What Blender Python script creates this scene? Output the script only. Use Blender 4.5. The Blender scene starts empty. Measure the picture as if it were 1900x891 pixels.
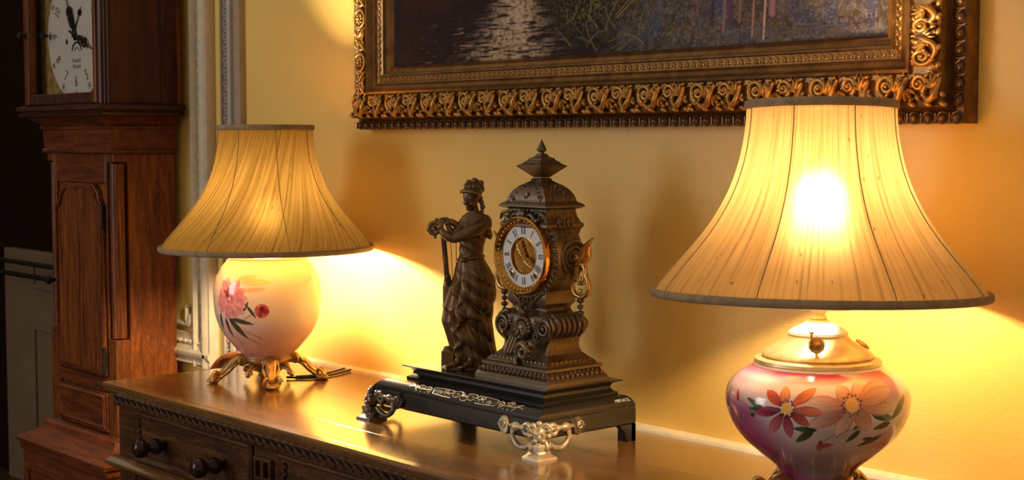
import bpy, math, random
import numpy as np
from mathutils import Matrix, Vector, Euler

random.seed(7)
np.random.seed(7)
S = bpy.context.scene
COL = S.collection
rad = math.radians
pi = math.pi

# ------------------------------------------------------------------ camera
cam_d = bpy.data.cameras.new('camera')
cam = bpy.data.objects.new('camera', cam_d)
COL.objects.link(cam)
cam.location = (0, 0, 1.48)
cam.rotation_euler = (rad(90 - 3.8175), 0, rad(90 - 41.049))
cam_d.sensor_width = 36
cam_d.lens = 36 * 2750 / 1900
cam_d.clip_start = 0.05
cam_d.dof.use_dof = True
cam_d.dof.focus_distance = 2.5
cam_d.dof.aperture_fstop = 16
S.camera = cam

# ------------------------------------------------------------------ world, daylight, exposure
S.view_settings.view_transform = 'Standard'
S.view_settings.look = 'None'
S.view_settings.gamma = 1
S.view_settings.use_curve_mapping = False
S.view_settings.exposure = 0.92
S.cycles.use_denoising = True
S.cycles.max_bounces = 8
S.cycles.sample_clamp_indirect = 6
W = bpy.data.worlds.new('room_light')
S.world = W
W.use_nodes = True
W.node_tree.nodes['Background'].inputs[0].default_value = (1.0, 0.78, 0.55, 1)
W.node_tree.nodes['Background'].inputs[1].default_value = 0.195

def area_light(name, loc, target, size, power, color):
    l = bpy.data.lights.new(name, 'AREA')
    l.shape = 'RECTANGLE'
    l.size, l.size_y = size
    l.energy = power
    l.color = color
    o = bpy.data.objects.new(name, l)
    COL.objects.link(o)
    o.location = loc
    d = Vector(target) - Vector(loc)
    o.rotation_euler = d.to_track_quat('-Z', 'Y').to_euler()
    return o
# daylight from a window across the room, to the left behind the camera
area_light('window_daylight', (-4.6, -2.6, 2.1), (-2.8, 1.7, 1.2), (1.3, 2.0), 27, (0.90, 0.93, 1.0))
LAMP_W = 15.0

# ------------------------------------------------------------------ materials
def lin(r, g, b):
    f = lambda c: (c / 255 / 12.92) if c / 255 <= 0.04045 else ((c / 255 + 0.055) / 1.055) ** 2.4
    return (f(r), f(g), f(b), 1)

class NT:
    def __init__(s, name):
        s.m = bpy.data.materials.new(name)
        s.m.use_nodes = True
        s.t = s.m.node_tree
        s.b = s.t.nodes['Principled BSDF']
        s.out = s.t.nodes['Material Output']
    def n(s, kind, **kw):
        x = s.t.nodes.new(kind)
        for k, v in kw.items():
            if k.startswith('i_'):
                x.inputs[k[2:].replace('_', ' ')].default_value = v
            else:
                setattr(x, k, v)
        return x
    def l(s, a, b):
        s.t.links.new(a, b)
    def coords(s, kind='Object', scale=(1, 1, 1), rot=(0, 0, 0)):
        tc = s.n('ShaderNodeTexCoord')
        mp = s.n('ShaderNodeMapping')
        mp.inputs['Scale'].default_value = scale
        mp.inputs['Rotation'].default_value = rot
        s.l(tc.outputs[kind], mp.inputs[0])
        return mp.outputs[0]
    def noise(s, vec, scale=5, detail=4, rough=0.6, dist=0):
        x = s.n('ShaderNodeTexNoise')
        x.inputs['Scale'].default_value = scale
        x.inputs['Detail'].default_value = detail
        x.inputs['Roughness'].default_value = rough
        x.inputs['Distortion'].default_value = dist
        s.l(vec, x.inputs['Vector'])
        return x.outputs[0]
    def ramp(s, fac, stops):
        x = s.n('ShaderNodeValToRGB')
        e = x.color_ramp.elements
        while len(e) < len(stops):
            e.new(0.5)
        for i, (p, c) in enumerate(stops):
            e[i].position = p
            e[i].color = c
        s.l(fac, x.inputs[0])
        return x.outputs[0]
    def bump(s, h, strength=0.3, dist=0.002):
        x = s.n('ShaderNodeBump')
        x.inputs['Strength'].default_value = strength
        x.inputs['Distance'].default_value = dist
        s.l(h, x.inputs['Height'])
        s.l(x.outputs[0], s.b.inputs['Normal'])
    def set(s, **kw):
        for k, v in kw.items():
            s.b.inputs[k.replace('_', ' ')].default_value = v
        return s

def wood(name, dark, mid, light, scale=(1, 1, 1), rough=0.35, grain=1.0, coat=0.2, bump=0.25, spec=0.25):
    m = NT(name)
    v = m.coords('Object', scale)
    a = m.noise(v, 6, 6, 0.65, 0.6)
    v2 = m.coords('Object', tuple(c * 4 for c in scale))
    b = m.noise(v2, 22, 3, 0.7)
    mix = m.n('ShaderNodeMix', data_type='FLOAT')
    mix.inputs[0].default_value = 0.45 * grain
    m.l(a, mix.inputs[2]); m.l(b, mix.inputs[3])
    c = m.ramp(mix.outputs[0], [(0.37, dark), (0.5, mid), (0.63, light)])
    m.l(c, m.b.inputs['Base Color'])
    m.set(Roughness=rough, Coat_Weight=coat, Coat_Roughness=min(0.25, rough), Specular_IOR_Level=spec)
    m.bump(b, bump, 0.0008)
    return m.m

def metal(name, dark, light, rough=0.4, metallic=0.8, scale=60, bump=0.3, spread=(0.35, 0.65)):
    m = NT(name)
    v = m.coords('Object')
    a = m.noise(v, scale, 5, 0.7)
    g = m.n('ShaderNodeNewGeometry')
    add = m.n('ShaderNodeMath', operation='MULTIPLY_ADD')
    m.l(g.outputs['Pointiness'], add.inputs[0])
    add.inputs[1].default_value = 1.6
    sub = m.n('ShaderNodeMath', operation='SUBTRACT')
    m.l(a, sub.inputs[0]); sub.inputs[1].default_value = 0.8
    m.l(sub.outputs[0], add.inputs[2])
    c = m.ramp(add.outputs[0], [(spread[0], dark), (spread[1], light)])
    m.l(c, m.b.inputs['Base Color'])
    m.set(Roughness=rough, Metallic=metallic)
    m.bump(a, bump, 0.0008)
    return m.m

def plain(name, col, rough=0.5, metallic=0.0, coat=0.0, noise_amt=0.12, scale=40, bump=0.0, spec=0.5):
    m = NT(name)
    v = m.coords('Object')
    a = m.noise(v, scale, 4)
    lo = tuple(c * (1 - noise_amt) for c in col[:3]) + (1,)
    hi = tuple(min(1, c * (1 + noise_amt)) for c in col[:3]) + (1,)
    m.l(m.ramp(a, [(0.3, lo), (0.7, hi)]), m.b.inputs['Base Color'])
    m.set(Roughness=rough, Metallic=metallic, Coat_Weight=coat, Specular_IOR_Level=spec)
    if bump:
        m.bump(a, bump, 0.001)
    return m.m

def vcol_mat(name, rough=0.2, coat=0.5, bump=0.0, bscale=(1, 1, 1), spec=0.5):
    m = NT(name)
    a = m.n('ShaderNodeAttribute', attribute_name='paint')
    m.l(a.outputs['Color'], m.b.inputs['Base Color'])
    m.set(Roughness=rough, Coat_Weight=coat, Coat_Roughness=0.08)
    m.set(Specular_IOR_Level=spec)
    if bump:
        v = m.coords('Object', bscale)
        m.bump(m.noise(v, 500, 2), bump, 0.0006)
    return m.m

def shade_mat(name, swirl, tint, warm, trans, through):
    m = NT(name)
    tc = m.n('ShaderNodeTexCoord')
    sep = m.n('ShaderNodeSeparateXYZ')
    m.l(tc.outputs['UV'], sep.inputs[0])
    sw = m.n('ShaderNodeMath', operation='MULTIPLY_ADD')
    m.l(sep.outputs[1], sw.inputs[0]); sw.inputs[1].default_value = swirl
    m.l(sep.outputs[0], sw.inputs[2])
    def uvn(su, sv, det):
        cmb = m.n('ShaderNodeCombineXYZ')
        mu = m.n('ShaderNodeMath', operation='MULTIPLY'); m.l(sw.outputs[0], mu.inputs[0]); mu.inputs[1].default_value = su
        mv = m.n('ShaderNodeMath', operation='MULTIPLY'); m.l(sep.outputs[1], mv.inputs[0]); mv.inputs[1].default_value = sv
        m.l(mu.outputs[0], cmb.inputs[0]); m.l(mv.outputs[0], cmb.inputs[1])
        return m.noise(cmb.outputs[0], 1.0, det, 0.6)
    streak = uvn(190, 1.1, 3)
    slub = uvn(150, 16, 1)
    weave = uvn(1500, 240, 0)
    c1 = m.ramp(streak, [(0.30, tuple(x * 0.5 for x in tint[:3]) + (1,)), (0.48, tint), (0.68, warm)])
    k = m.ramp(slub, [(0.70, (1, 1, 1, 1)), (0.80, (0.42, 0.28, 0.15, 1))])
    mul = m.n('ShaderNodeMix', data_type='RGBA', blend_type='MULTIPLY')
    mul.inputs[0].default_value = 0.9
    m.l(c1, mul.inputs[6]); m.l(k, mul.inputs[7])
    col = mul.outputs[2]
    tr = m.n('ShaderNodeBsdfTranslucent')
    df = m.n('ShaderNodeBsdfDiffuse')
    m.l(col, tr.inputs[0])
    dk = m.n('ShaderNodeMix', data_type='RGBA', blend_type='MULTIPLY')
    dk.inputs[0].default_value = 1.0
    dk.inputs[7].default_value = (0.55, 0.5, 0.42, 1)
    m.l(col, dk.inputs[6]); m.l(dk.outputs[2], df.inputs[0])
    bp = m.n('ShaderNodeBump'); bp.inputs['Strength'].default_value = 0.15; bp.inputs['Distance'].default_value = 0.001
    m.l(weave, bp.inputs['Height']); m.l(bp.outputs[0], df.inputs['Normal'])
    mx = m.n('ShaderNodeMixShader'); mx.inputs[0].default_value = 1 - trans
    m.l(tr.outputs[0], mx.inputs[1]); m.l(df.outputs[0], mx.inputs[2])
    rf = m.n('ShaderNodeBsdfRefraction'); rf.inputs['IOR'].default_value = 1.25; rf.inputs['Roughness'].default_value = 0.9
    m.l(col, rf.inputs[0])
    m2 = m.n('ShaderNodeMixShader'); m2.inputs[0].default_value = through
    m.l(mx.outputs[0], m2.inputs[1]); m.l(rf.outputs[0], m2.inputs[2])
    m.l(m2.outputs[0], m.out.inputs[0])
    return m.m

def wall_mat():
    m = NT('yellow_wall_paint')
    v = m.coords('Object')
    a = m.noise(v, 3, 3)
    b = m.noise(v, 240, 3, 0.6)
    m.l(m.ramp(a, [(0.3, (0.77, 0.51, 0.115, 1)), (0.7, (0.82, 0.57, 0.15, 1))]), m.b.inputs['Base Color'])
    m.set(Roughness=0.42)
    m.bump(b, 0.35, 0.0015)
    return m.m

def glass_mat(name):
    m = NT(name)
    t = m.n('ShaderNodeBsdfTransparent')
    g = m.n('ShaderNodeBsdfGlossy'); g.inputs['Roughness'].default_value = 0.03
    lw_ = m.n('ShaderNodeLayerWeight'); lw_.inputs['Blend'].default_value = 0.5
    pw = m.n('ShaderNodeMath', operation='POWER'); m.l(lw_.outputs['Facing'], pw.inputs[0]); pw.inputs[1].default_value = 4.0
    f = m.n('ShaderNodeMath', operation='MULTIPLY_ADD'); m.l(pw.outputs[0], f.inputs[0]); f.inputs[1].default_value = 0.5; f.inputs[2].default_value = 0.03
    mx = m.n('ShaderNodeMixShader')
    m.l(f.outputs[0], mx.inputs[0]); m.l(t.outputs[0], mx.inputs[1]); m.l(g.outputs[0], mx.inputs[2])
    m.l(mx.outputs[0], m.out.inputs[0])
    return m.m

def emis_mat(name, col, strength):
    m = NT(name)
    m.set(Base_Color=(1, 1, 1, 1), Emission_Color=col, Emission_Strength=strength)
    return m.m

M = {}
M['wall'] = wall_mat()
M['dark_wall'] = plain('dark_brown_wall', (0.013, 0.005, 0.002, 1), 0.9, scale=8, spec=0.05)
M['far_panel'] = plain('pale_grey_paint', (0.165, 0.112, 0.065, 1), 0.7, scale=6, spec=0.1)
M['cream'] = plain('aged_cream_paint', (0.52, 0.44, 0.29, 1), 0.5, scale=30, bump=0.2)
M['grey_trim'] = plain('grey_putty_paint', (0.33, 0.28, 0.22, 1), 0.5, scale=30, bump=0.2)
M['rail'] = plain('cream_rail_paint', (0.72, 0.64, 0.45, 1), 0.4, scale=30)
M['floor'] = wood('floor_boards', (0.03, 0.015, 0.008, 1), (0.06, 0.03, 0.015, 1), (0.10, 0.05, 0.025, 1), (0.6, 8, 8), 0.4)
M['oak'] = wood('dark_oak', (0.014, 0.005, 0.0015, 1), (0.064, 0.024, 0.006, 1), (0.16, 0.064, 0.015, 1), (1.2, 10, 10), 0.36)
M['oak_top'] = wood('polished_oak_top', (0.085, 0.036, 0.010, 1), (0.18, 0.080, 0.020, 1), (0.28, 0.135, 0.034, 1), (1.2, 12, 12), 0.15, coat=0.8, bump=0.10, spec=0.5)
M['oak_knob'] = wood('knob_wood', (0.010, 0.004, 0.002, 1), (0.022, 0.008, 0.003, 1), (0.04, 0.014, 0.006, 1), (3, 3, 3), 0.16, coat=0.1)
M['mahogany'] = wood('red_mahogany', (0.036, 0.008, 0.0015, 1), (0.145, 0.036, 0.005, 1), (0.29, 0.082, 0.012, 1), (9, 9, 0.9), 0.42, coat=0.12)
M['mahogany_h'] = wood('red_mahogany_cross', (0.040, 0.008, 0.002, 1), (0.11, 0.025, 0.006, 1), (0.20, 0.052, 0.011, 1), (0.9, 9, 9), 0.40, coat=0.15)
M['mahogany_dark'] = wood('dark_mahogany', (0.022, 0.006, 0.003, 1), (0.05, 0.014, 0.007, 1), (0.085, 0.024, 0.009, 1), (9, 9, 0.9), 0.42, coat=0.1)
M['chair_wood'] = wood('reddish_chair_wood', (0.10, 0.022, 0.006, 1), (0.20, 0.05, 0.013, 1), (0.30, 0.09, 0.025, 1), (6, 6, 2), 0.3, coat=0.4)
M['bronze'] = metal('brown_bronze', (0.030, 0.017, 0.010, 1), (0.33, 0.20, 0.10, 1), 0.27, 0.75, 70, 0.25)
M['case_bronze'] = metal('dark_patinated_spelter', (0.022, 0.017, 0.014, 1), (0.20, 0.145, 0.095, 1), 0.36, 0.75, 120, 0.4)
M['black'] = plain('black_enamel', (0.010, 0.0085, 0.008, 1), 0.22, coat=0.3, noise_amt=0.5, scale=300)
M['engrave'] = plain('engraved_gilt_line', (0.75, 0.60, 0.38, 1), 0.4, 0.3)
M['spelter'] = metal('pale_worn_spelter', (0.15, 0.11, 0.06, 1), (0.58, 0.49, 0.33, 1), 0.42, 0.55, 90, 0.3)
M['spelter_dark'] = metal('tarnished_spelter', (0.035, 0.028, 0.024, 1), (0.20, 0.165, 0.13, 1), 0.36, 0.7, 90, 0.3)
M['brass'] = metal('old_brass', (0.20, 0.095, 0.022, 1), (0.62, 0.37, 0.11, 1), 0.28, 0.95, 40, 0.1)
M['brass_polish'] = metal('polished_brass', (0.33, 0.155, 0.035, 1), (0.66, 0.36, 0.09, 1), 0.16, 1.0, 30, 0.03)
M['lamp_brass'] = metal('antique_gilt_brass', (0.16, 0.085, 0.024, 1), (0.52, 0.33, 0.12, 1), 0.36, 0.85, 60, 0.25)
M['pale_brass'] = metal('pale_worn_brass', (0.46, 0.35, 0.17, 1), (0.70, 0.58, 0.34, 1), 0.42, 0.6, 40, 0.1)
M['white_enamel'] = plain('white_enamel', (0.80, 0.79, 0.77, 1), 0.25, coat=0.4, noise_amt=0.02)
M['ink'] = plain('dial_ink', (0.012, 0.011, 0.014, 1), 0.5)
M['ink_soft'] = plain('faded_dial_ink', (0.11, 0.085, 0.07, 1), 0.6)
M['ink_faint'] = plain('very_faded_ink', (0.27, 0.21, 0.17, 1), 0.6)
M['old_dial'] = plain('aged_white_dial', (0.56, 0.50, 0.42, 1), 0.4, noise_amt=0.08, scale=12)
M['dial_gold'] = plain('dial_spandrel_gilt', (0.30, 0.19, 0.05, 1), 0.5, 0.2, noise_amt=0.5, scale=60)
M['gold'] = metal('old_gilt_gesso', (0.085, 0.038, 0.010, 1), (0.58, 0.32, 0.085, 1), 0.34, 0.7, 80, 0.35)
M['gold_flat'] = metal('smooth_gilt', (0.13, 0.060, 0.016, 1), (0.29, 0.145, 0.038, 1), 0.32, 0.65, 25, 0.08)
M['gold_dark'] = metal('dark_gilt', (0.030, 0.014, 0.007, 1), (0.13, 0.065, 0.025, 1), 0.34, 0.5, 80, 0.2)
M['band'] = plain('shade_binding_tape', (0.32, 0.22, 0.12, 1), 0.8, noise_amt=0.25, scale=60, bump=0.2)
M['seam'] = plain('shade_seam_tape', (0.34, 0.21, 0.07, 1), 0.8)
M['shade_a'] = shade_mat('gold_silk_swirled', 0.10, (0.46, 0.255, 0.050, 1), (0.60, 0.36, 0.095, 1), 0.022, 0.0025)
M['shade_b'] = shade_mat('gold_silk', 0.004, (0.72, 0.45, 0.165, 1), (0.80, 0.53, 0.22, 1), 0.085, 0.10)
M['bulb_a'] = emis_mat('lit_bulb', (1.0, 0.79, 0.52, 1), 1.6 * LAMP_W / (pi * 0.0099))
M['bulb_b'] = emis_mat('lit_bulb_softer', (1.0, 0.75, 0.46, 1), 0.6 * LAMP_W / (pi * 0.0099))
M['opal'] = plain('opal_ring', (0.85, 0.8, 0.7, 1), 0.3, noise_amt=0.03)
M['paint_gloss'] = vcol_mat('painted_porcelain', 0.14, 0.6)
M['paint_oil'] = vcol_mat('oil_paint', 0.6, 0.0, 0.4, spec=0.12)
M['cord'] = plain('dark_cord', (0.015, 0.010, 0.007, 1), 0.5)
M['iron'] = plain('dark_iron', (0.012, 0.009, 0.007, 1), 0.55, 0.3, spec=0.3)
M['glass'] = glass_mat('pane_glass')

# ------------------------------------------------------------------ mesh helpers
class MB:
    def __init__(s):
        s.v = []; s.f = []; s.n = 0
    def add(s, v, f, mat=None):
        if mat is not None:
            v = [tuple(mat @ Vector(p)) for p in v]
        s.v.extend([tuple(p) for p in v])
        k = s.n
        s.f.extend([tuple(i + k for i in q) for q in f])
        s.n += len(v)
        return s
    def merge(s, o, mat=None):
        return s.add(o.v, o.f, mat)
    def box(s, x0, x1, y0, y1, z0, z1, mat=None):
        v = [(x0, y0, z0), (x1, y0, z0), (x1, y1, z0), (x0, y1, z0), (x0, y0, z1), (x1, y0, z1), (x1, y1, z1), (x0, y1, z1)]
        return s.add(v, [(3, 2, 1, 0), (4, 5, 6, 7), (0, 1, 5, 4), (1, 2, 6, 5), (2, 3, 7, 6), (3, 0, 4, 7)], mat)
    def rings(s, R, cap=True, mat=None):
        n = len(R[0]); v = [p for r in R for p in r]; f = []
        for i in range(len(R) - 1):
            for j in range(n):
                k = (j + 1) % n
                f.append((i * n + j, i * n + k, (i + 1) * n + k, (i + 1) * n + j))
        if cap:
            f.append(tuple(range(n - 1, -1, -1)))
            f.append(tuple((len(R) - 1) * n + j for j in range(n)))
        return s.add(v, f, mat)
    def rects(s, L, cx=0, cy=0, cz=0):
        """loft of rectangles (hx, hy, z)"""
        return s.rings([[(cx - a, cy - b, cz + z), (cx + a, cy - b, cz + z), (cx + a, cy + b, cz + z), (cx - a, cy + b, cz + z)] for a, b, z in L])
    def lathe(s, P, n=48, mat=None, cap=True):
        R = [[(max(r, 1e-5) * math.cos(2 * pi * j / n), max(r, 1e-5) * math.sin(2 * pi * j / n), z) for j in range(n)] for r, z in P]
        return s.rings(R, cap, mat)
    def ell(s, c, r, rot=None, n=10, m=7):
        if not hasattr(r, '__len__'):
            r = (r, r, r)
        Rm = rot.to_matrix() if isinstance(rot, Euler) else rot
        R = []
        for i in range(m + 1):
            ph = pi * (i / m) * 0.996 + 0.006
            R.append([(r[0] * math.sin(ph) * math.cos(2 * pi * j / n), r[1] * math.sin(ph) * math.sin(2 * pi * j / n), -r[2] * math.cos(ph)) for j in range(n)])
        T = Matrix.Translation(c)
        if Rm is not None:
            T = T @ Rm.to_4x4()
        return s.rings(R, True, T)
    def tube(s, pts, r, n=8, mat=None, flat=1.0, closed=False, up=None):
        P = [Vector(p) for p in pts]
        N = len(P)
        rr = r if hasattr(r, '__len__') else [r] * N
        if len(rr) != N:
            rr = list(np.interp(np.linspace(0, 1, N), np.linspace(0, 1, len(rr)), rr))
        T = []
        for i in range(N):
            if closed:
                t = P[(i + 1) % N] - P[i - 1]
            else:
                t = P[min(i + 1, N - 1)] - P[max(i - 1, 0)]
            T.append(t.normalized() if t.length > 1e-9 else Vector((0, 0, 1)))
        if up is None:
            up = Vector((0, 0, 1)) if abs(T[0].z) < 0.9 else Vector((1, 0, 0))
        u = (Vector(up) - T[0] * T[0].dot(Vector(up))).normalized()
        R = []
        for i in range(N):
            u = (u - T[i] * T[i].dot(u))
            u = u.normalized() if u.length > 1e-6 else Vector((1, 0, 0))
            w = T[i].cross(u)
            R.append([tuple(P[i] + u * (rr[i] * math.cos(2 * pi * j / n)) * flat + w * (rr[i] * math.sin(2 * pi * j / n))) for j in range(n)])
        if closed:
            R.append(R[0])
            return s.rings(R, False, mat)
        return s.rings(R, True, mat)
    def prism(s, poly, d0, d1, mat=None):
        """2D polygon in x,z extruded along y from d0 to d1"""
        n = len(poly)
        v = [(x, d0, z) for x, z in poly] + [(x, d1, z) for x, z in poly]
        f = [tuple(range(n)), tuple(range(2 * n - 1, n - 1, -1))] + [((i + 1) % n, i, n + i, n + (i + 1) % n) for i in range(n)]
        return s.add(v, f, mat)
    def extrude(s, prof, x0, x1, mat=None):
        """profile (y,z) extruded along x"""
        n = len(prof)
        v = [(x0, y, z) for y, z in prof] + [(x1, y, z) for y, z in prof]
        f = [tuple(range(n - 1, -1, -1)), tuple(range(n, 2 * n))] + [(i, (i + 1) % n, n + (i + 1) % n, n + i) for i in range(n)]
        return s.add(v, f, mat)
    def mesh(s, name, mat, smooth=40):
        me = bpy.data.meshes.new(name)
        me.from_pydata(s.v, [], s.f)
        me.validate()
        if mat is not None:
            me.materials.append(mat)
        if smooth:
            me.shade_smooth()
            if smooth < 180:
                me.set_sharp_from_angle(angle=rad(smooth))
        return me
    def build(s, name, mat, parent=None, world=False, smooth=40, bevel=0, label=None):
        return put(name, s.mesh(name, mat, smooth), parent, world, bevel, label)

def put(name, me, parent=None, world=False, bevel=0, label=None):
    o = bpy.data.objects.new(name, me)
    COL.objects.link(o)
    if parent is not None:
        o.parent = parent
        if world:
            o.matrix_parent_inverse = parent.matrix_basis.inverted()
    if bevel:
        b = o.modifiers.new('bevel', 'BEVEL')
        b.width = bevel; b.segments = 2; b.limit_method = 'ANGLE'; b.angle_limit = rad(40)
    if label:
        o['label'] = label
    return o

def thing(name, label, cat, loc=(0, 0, 0), rz=0, group=None):
    o = bpy.data.objects.new(name, None)
    COL.objects.link(o)
    o.location = loc
    o.rotation_euler = (0, 0, rz)
    o.empty_display_size = 0.05
    o['label'] = label
    o['category'] = cat
    if group:
        o['group'] = group
    return o

def struct(o, label=None):
    o['kind'] = 'structure'
    if label:
        o['label'] = label
    return o

def spiral(c, r0, r1, a0, a1, n=20, u=(1, 0, 0), v=(0, 0, 1)):
    c, u, v = Vector(c), Vector(u), Vector(v)
    out = []
    for i in range(n):
        t = i / (n - 1)
        a = a0 + (a1 - a0) * t
        r = r0 + (r1 - r0) * t
        out.append(tuple(c + u * (r * math.cos(a)) + v * (r * math.sin(a))))
    return out

def smooth_path(pts, n=6):
    """Catmull-Rom"""
    P = [Vector(p) for p in pts]
    P = [P[0] * 2 - P[1]] + P + [P[-1] * 2 - P[-2]]
    out = []
    for i in range(1, len(P) - 2):
        for k in range(n):
            t = k / n
            a, b, c, d = P[i - 1:i + 3]
            out.append(tuple(0.5 * ((2 * b) + (c - a) * t + (2 * a - 5 * b + 4 * c - d) * t * t + (3 * b - a - 3 * c + d) * t ** 3)))
    out.append(tuple(P[-2]))
    return out

def vnoise(x, y, seed=0):
    """smooth value noise on numpy arrays"""
    rs = np.random.RandomState(seed)
    g = rs.rand(256, 256)
    xi = np.floor(x).astype(int); yi = np.floor(y).astype(int)
    fx = x - xi; fy = y - yi
    fx = fx * fx * (3 - 2 * fx); fy = fy * fy * (3 - 2 * fy)
    a = g[xi & 255, yi & 255]; b = g[(xi + 1) & 255, yi & 255]
    c = g[xi & 255, (yi + 1) & 255]; d = g[(xi + 1) & 255, (yi + 1) & 255]
    return (a * (1 - fx) + b * fx) * (1 - fy) + (c * (1 - fx) + d * fx) * fy

def fbm(x, y, seed=0, o=4):
    t = 0; a = 0.5
    for i in range(o):
        t = t + a * vnoise(x * 2 ** i, y * 2 ** i, seed + i); a *= 0.5
    return t / (1 - 0.5 ** o)

def sstep(a, b, x):
    t = np.clip((x - a) / (b - a), 0, 1)
    return t * t * (3 - 2 * t)

def grid_paint(name, V, nu, nv, C, mat, parent, wrap=False, world=False):
    """V: (nv,nu,3) vertices, C: (nv,nu,3) linear colours"""
    v = V.reshape(-1, 3)
    iu = np.arange(nu if wrap else nu - 1)
    iv = np.arange(nv - 1)
    A, B = np.meshgrid(iv, iu, indexing='ij')
    B1 = (B + 1) % nu
    q = np.stack([A * nu + B, A * nu + B1, (A + 1) * nu + B1, (A + 1) * nu + B], -1).reshape(-1, 4)
    me = bpy.data.meshes.new(name)
    me.vertices.add(len(v)); me.vertices.foreach_set('co', v.astype(np.float32).ravel())
    me.loops.add(q.size); me.loops.foreach_set('vertex_index', q.astype(np.int32).ravel())
    me.polygons.add(len(q)); me.polygons.foreach_set('loop_start', np.arange(0, q.size, 4, dtype=np.int32))
    me.update(calc_edges=True)
    me.validate()
    at = me.color_attributes.new('paint', 'FLOAT_COLOR', 'POINT')
    rgba = np.concatenate([np.clip(C.reshape(-1, 3), 0, 1), np.ones((len(v), 1))], 1)
    at.data.foreach_set('color', rgba.astype(np.float32).ravel())
    me.materials.append(mat)
    me.shade_smooth()
    return put(name, me, parent, world)

def L3(r, g, b):
    return np.array(lin(r, g, b)[:3])

def blend(C, mask, col):
    C[...] = C * (1 - mask[..., None]) + np.asarray(col) * mask[..., None]

TOP = 0.95
WY = 1.965

# ================================================================== SETTING
struct(MB().box(-3.74, 3.2, WY, WY + 0.16, 0, 2.9).build('wall_back', M['wall'], smooth=0), 'yellow painted wall behind the sideboard')
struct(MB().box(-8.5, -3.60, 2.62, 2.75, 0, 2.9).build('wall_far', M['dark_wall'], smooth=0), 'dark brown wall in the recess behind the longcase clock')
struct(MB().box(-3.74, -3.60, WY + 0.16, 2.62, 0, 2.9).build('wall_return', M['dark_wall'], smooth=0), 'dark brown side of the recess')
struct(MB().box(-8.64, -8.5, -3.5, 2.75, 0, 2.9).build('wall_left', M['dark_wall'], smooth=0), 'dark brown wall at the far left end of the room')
struct(MB().box(-8.64, 3.2, -3.5, 2.75, -0.06, 0).build('floor', M['floor'], smooth=0), 'dark boarded floor')
# dado rail behind the sideboard
p = [(WY, 0.895), (WY - 0.010, 0.895), (WY - 0.014, 0.905), (WY - 0.014, 0.93), (WY - 0.020, 0.938), (WY - 0.022, 0.947), (WY - 0.018, 0.955), (WY - 0.006, 0.9585), (WY, 0.9585)]
struct(MB().extrude(p, -3.283, 3.2).build('trim_1', M['rail']), 'narrow cream moulding along the wall behind the sideboard')
# grey carved upright strip
def upright(name, x0, prof, z0, z1, mat, label):
    """prof: (x offset, projection)"""
    poly = [(x0 + a, WY - b) for a, b in prof]
    n = len(poly)
    mb = MB()
    mb.add([(x, y, z0) for x, y in poly] + [(x, y, z1) for x, y in poly],
           [tuple(range(n)), tuple(range(2 * n - 1, n - 1, -1))] + [((i + 1) % n, i, n + i, n + (i + 1) % n) for i in range(n)])
    return struct(mb.build(name, mat), label)
t2 = upright('trim_2', -3.385, [(0, 0), (0, .012), (.006, .018), (.012, .018), (.014, .010), (.042, .010), (.044, .018), (.052, .024), (.062, .020), (.066, .012), (.078, .012), (.082, .022), (.092, .024), (.102, .016), (.102, 0)], 0.90, 2.7, M['grey_trim'], 'grey carved upright moulding on the yellow wall')
boss = MB()
boss.tube([(0.011 * math.cos(a), -0.001, 0.011 * math.sin(a)) for a in np.linspace(0, 2 * pi, 14)[:-1]], 0.0028, 6, closed=True)
boss.ell((0, -0.002, 0), (0.005, 0.004, 0.005), n=8, m=5)
boss.tube(spiral((0, -.001, .0165), .004, .007, 0, pi, 6), .0018, 5)
bm = boss.mesh('boss', M['grey_trim'])
for i in range(58):
    o = put('boss', bm, t2)
    o.location = (-3.385 + 0.028, WY - 0.011, 0.94 + i * 0.03)
# carved panel frame left of the strip
t3 = upright('trim_3', -3.540, [(0, 0), (0, .012), (.008, .022), (.018, .026), (.026, .020), (.030, .010), (.056, .012), (.060, .020), (.070, .030), (.080, .030), (.090, .022), (.100, .024), (.106, .014), (.106, 0)], 0.88, 2.7, M['cream'], 'cream carved panel moulding beside the longcase clock')
pr = [(WY, 0.88), (WY - .014, .88), (WY - .024, .886), (WY - .022, .896), (WY - .030, .906), (WY - .030, .916), (WY - .020, .926), (WY - .010, .956), (WY - .012, .962), (WY - .0, .964)]
MB().extrude(pr, -3.72, -3.44).build('bottom_rail', M['cream'], t3)
MB().tube([(-3.72, WY - .006, .985), (-3.585, WY - .006, .985), (-3.585, WY - .006, 1.035), (-3.548, WY - .006, 1.035), (-3.548, WY - .006, 2.6)], .009, 4, up=(0, 1, 0)).build('inner_bead', M['cream'], t3)
dart = MB().ell((0, 0, 0), (0.007, 0.005, 0.009), n=8, m=5)
dart.tube([(0, 0, -.010), (0, -.003, -.013), (0, 0, -.016)], .0022, 5)
dm = dart.mesh('carved_egg', M['cream'])
for i in range(52):
    o = put('carved_egg', dm, t3); o.location = (-3.540 + .043, WY - .013, .96 + i * .032)
for i in range(8):
    o = put('carved_egg', dm, t3); o.location = (-3.70 + i * .03, WY - .018, .942); o.rotation_euler = (0, rad(90), 0)
ear = MB().tube(spiral((-3.563, WY - .012, .998), .016, .003, pi, 4 * pi, 24), [.005, .003], 6)
ear.ell((-3.563, WY - .010, .998), (.014, .008, .02), n=10, m=6)
ear.build('corner_scroll', M['cream'], t3)
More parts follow.
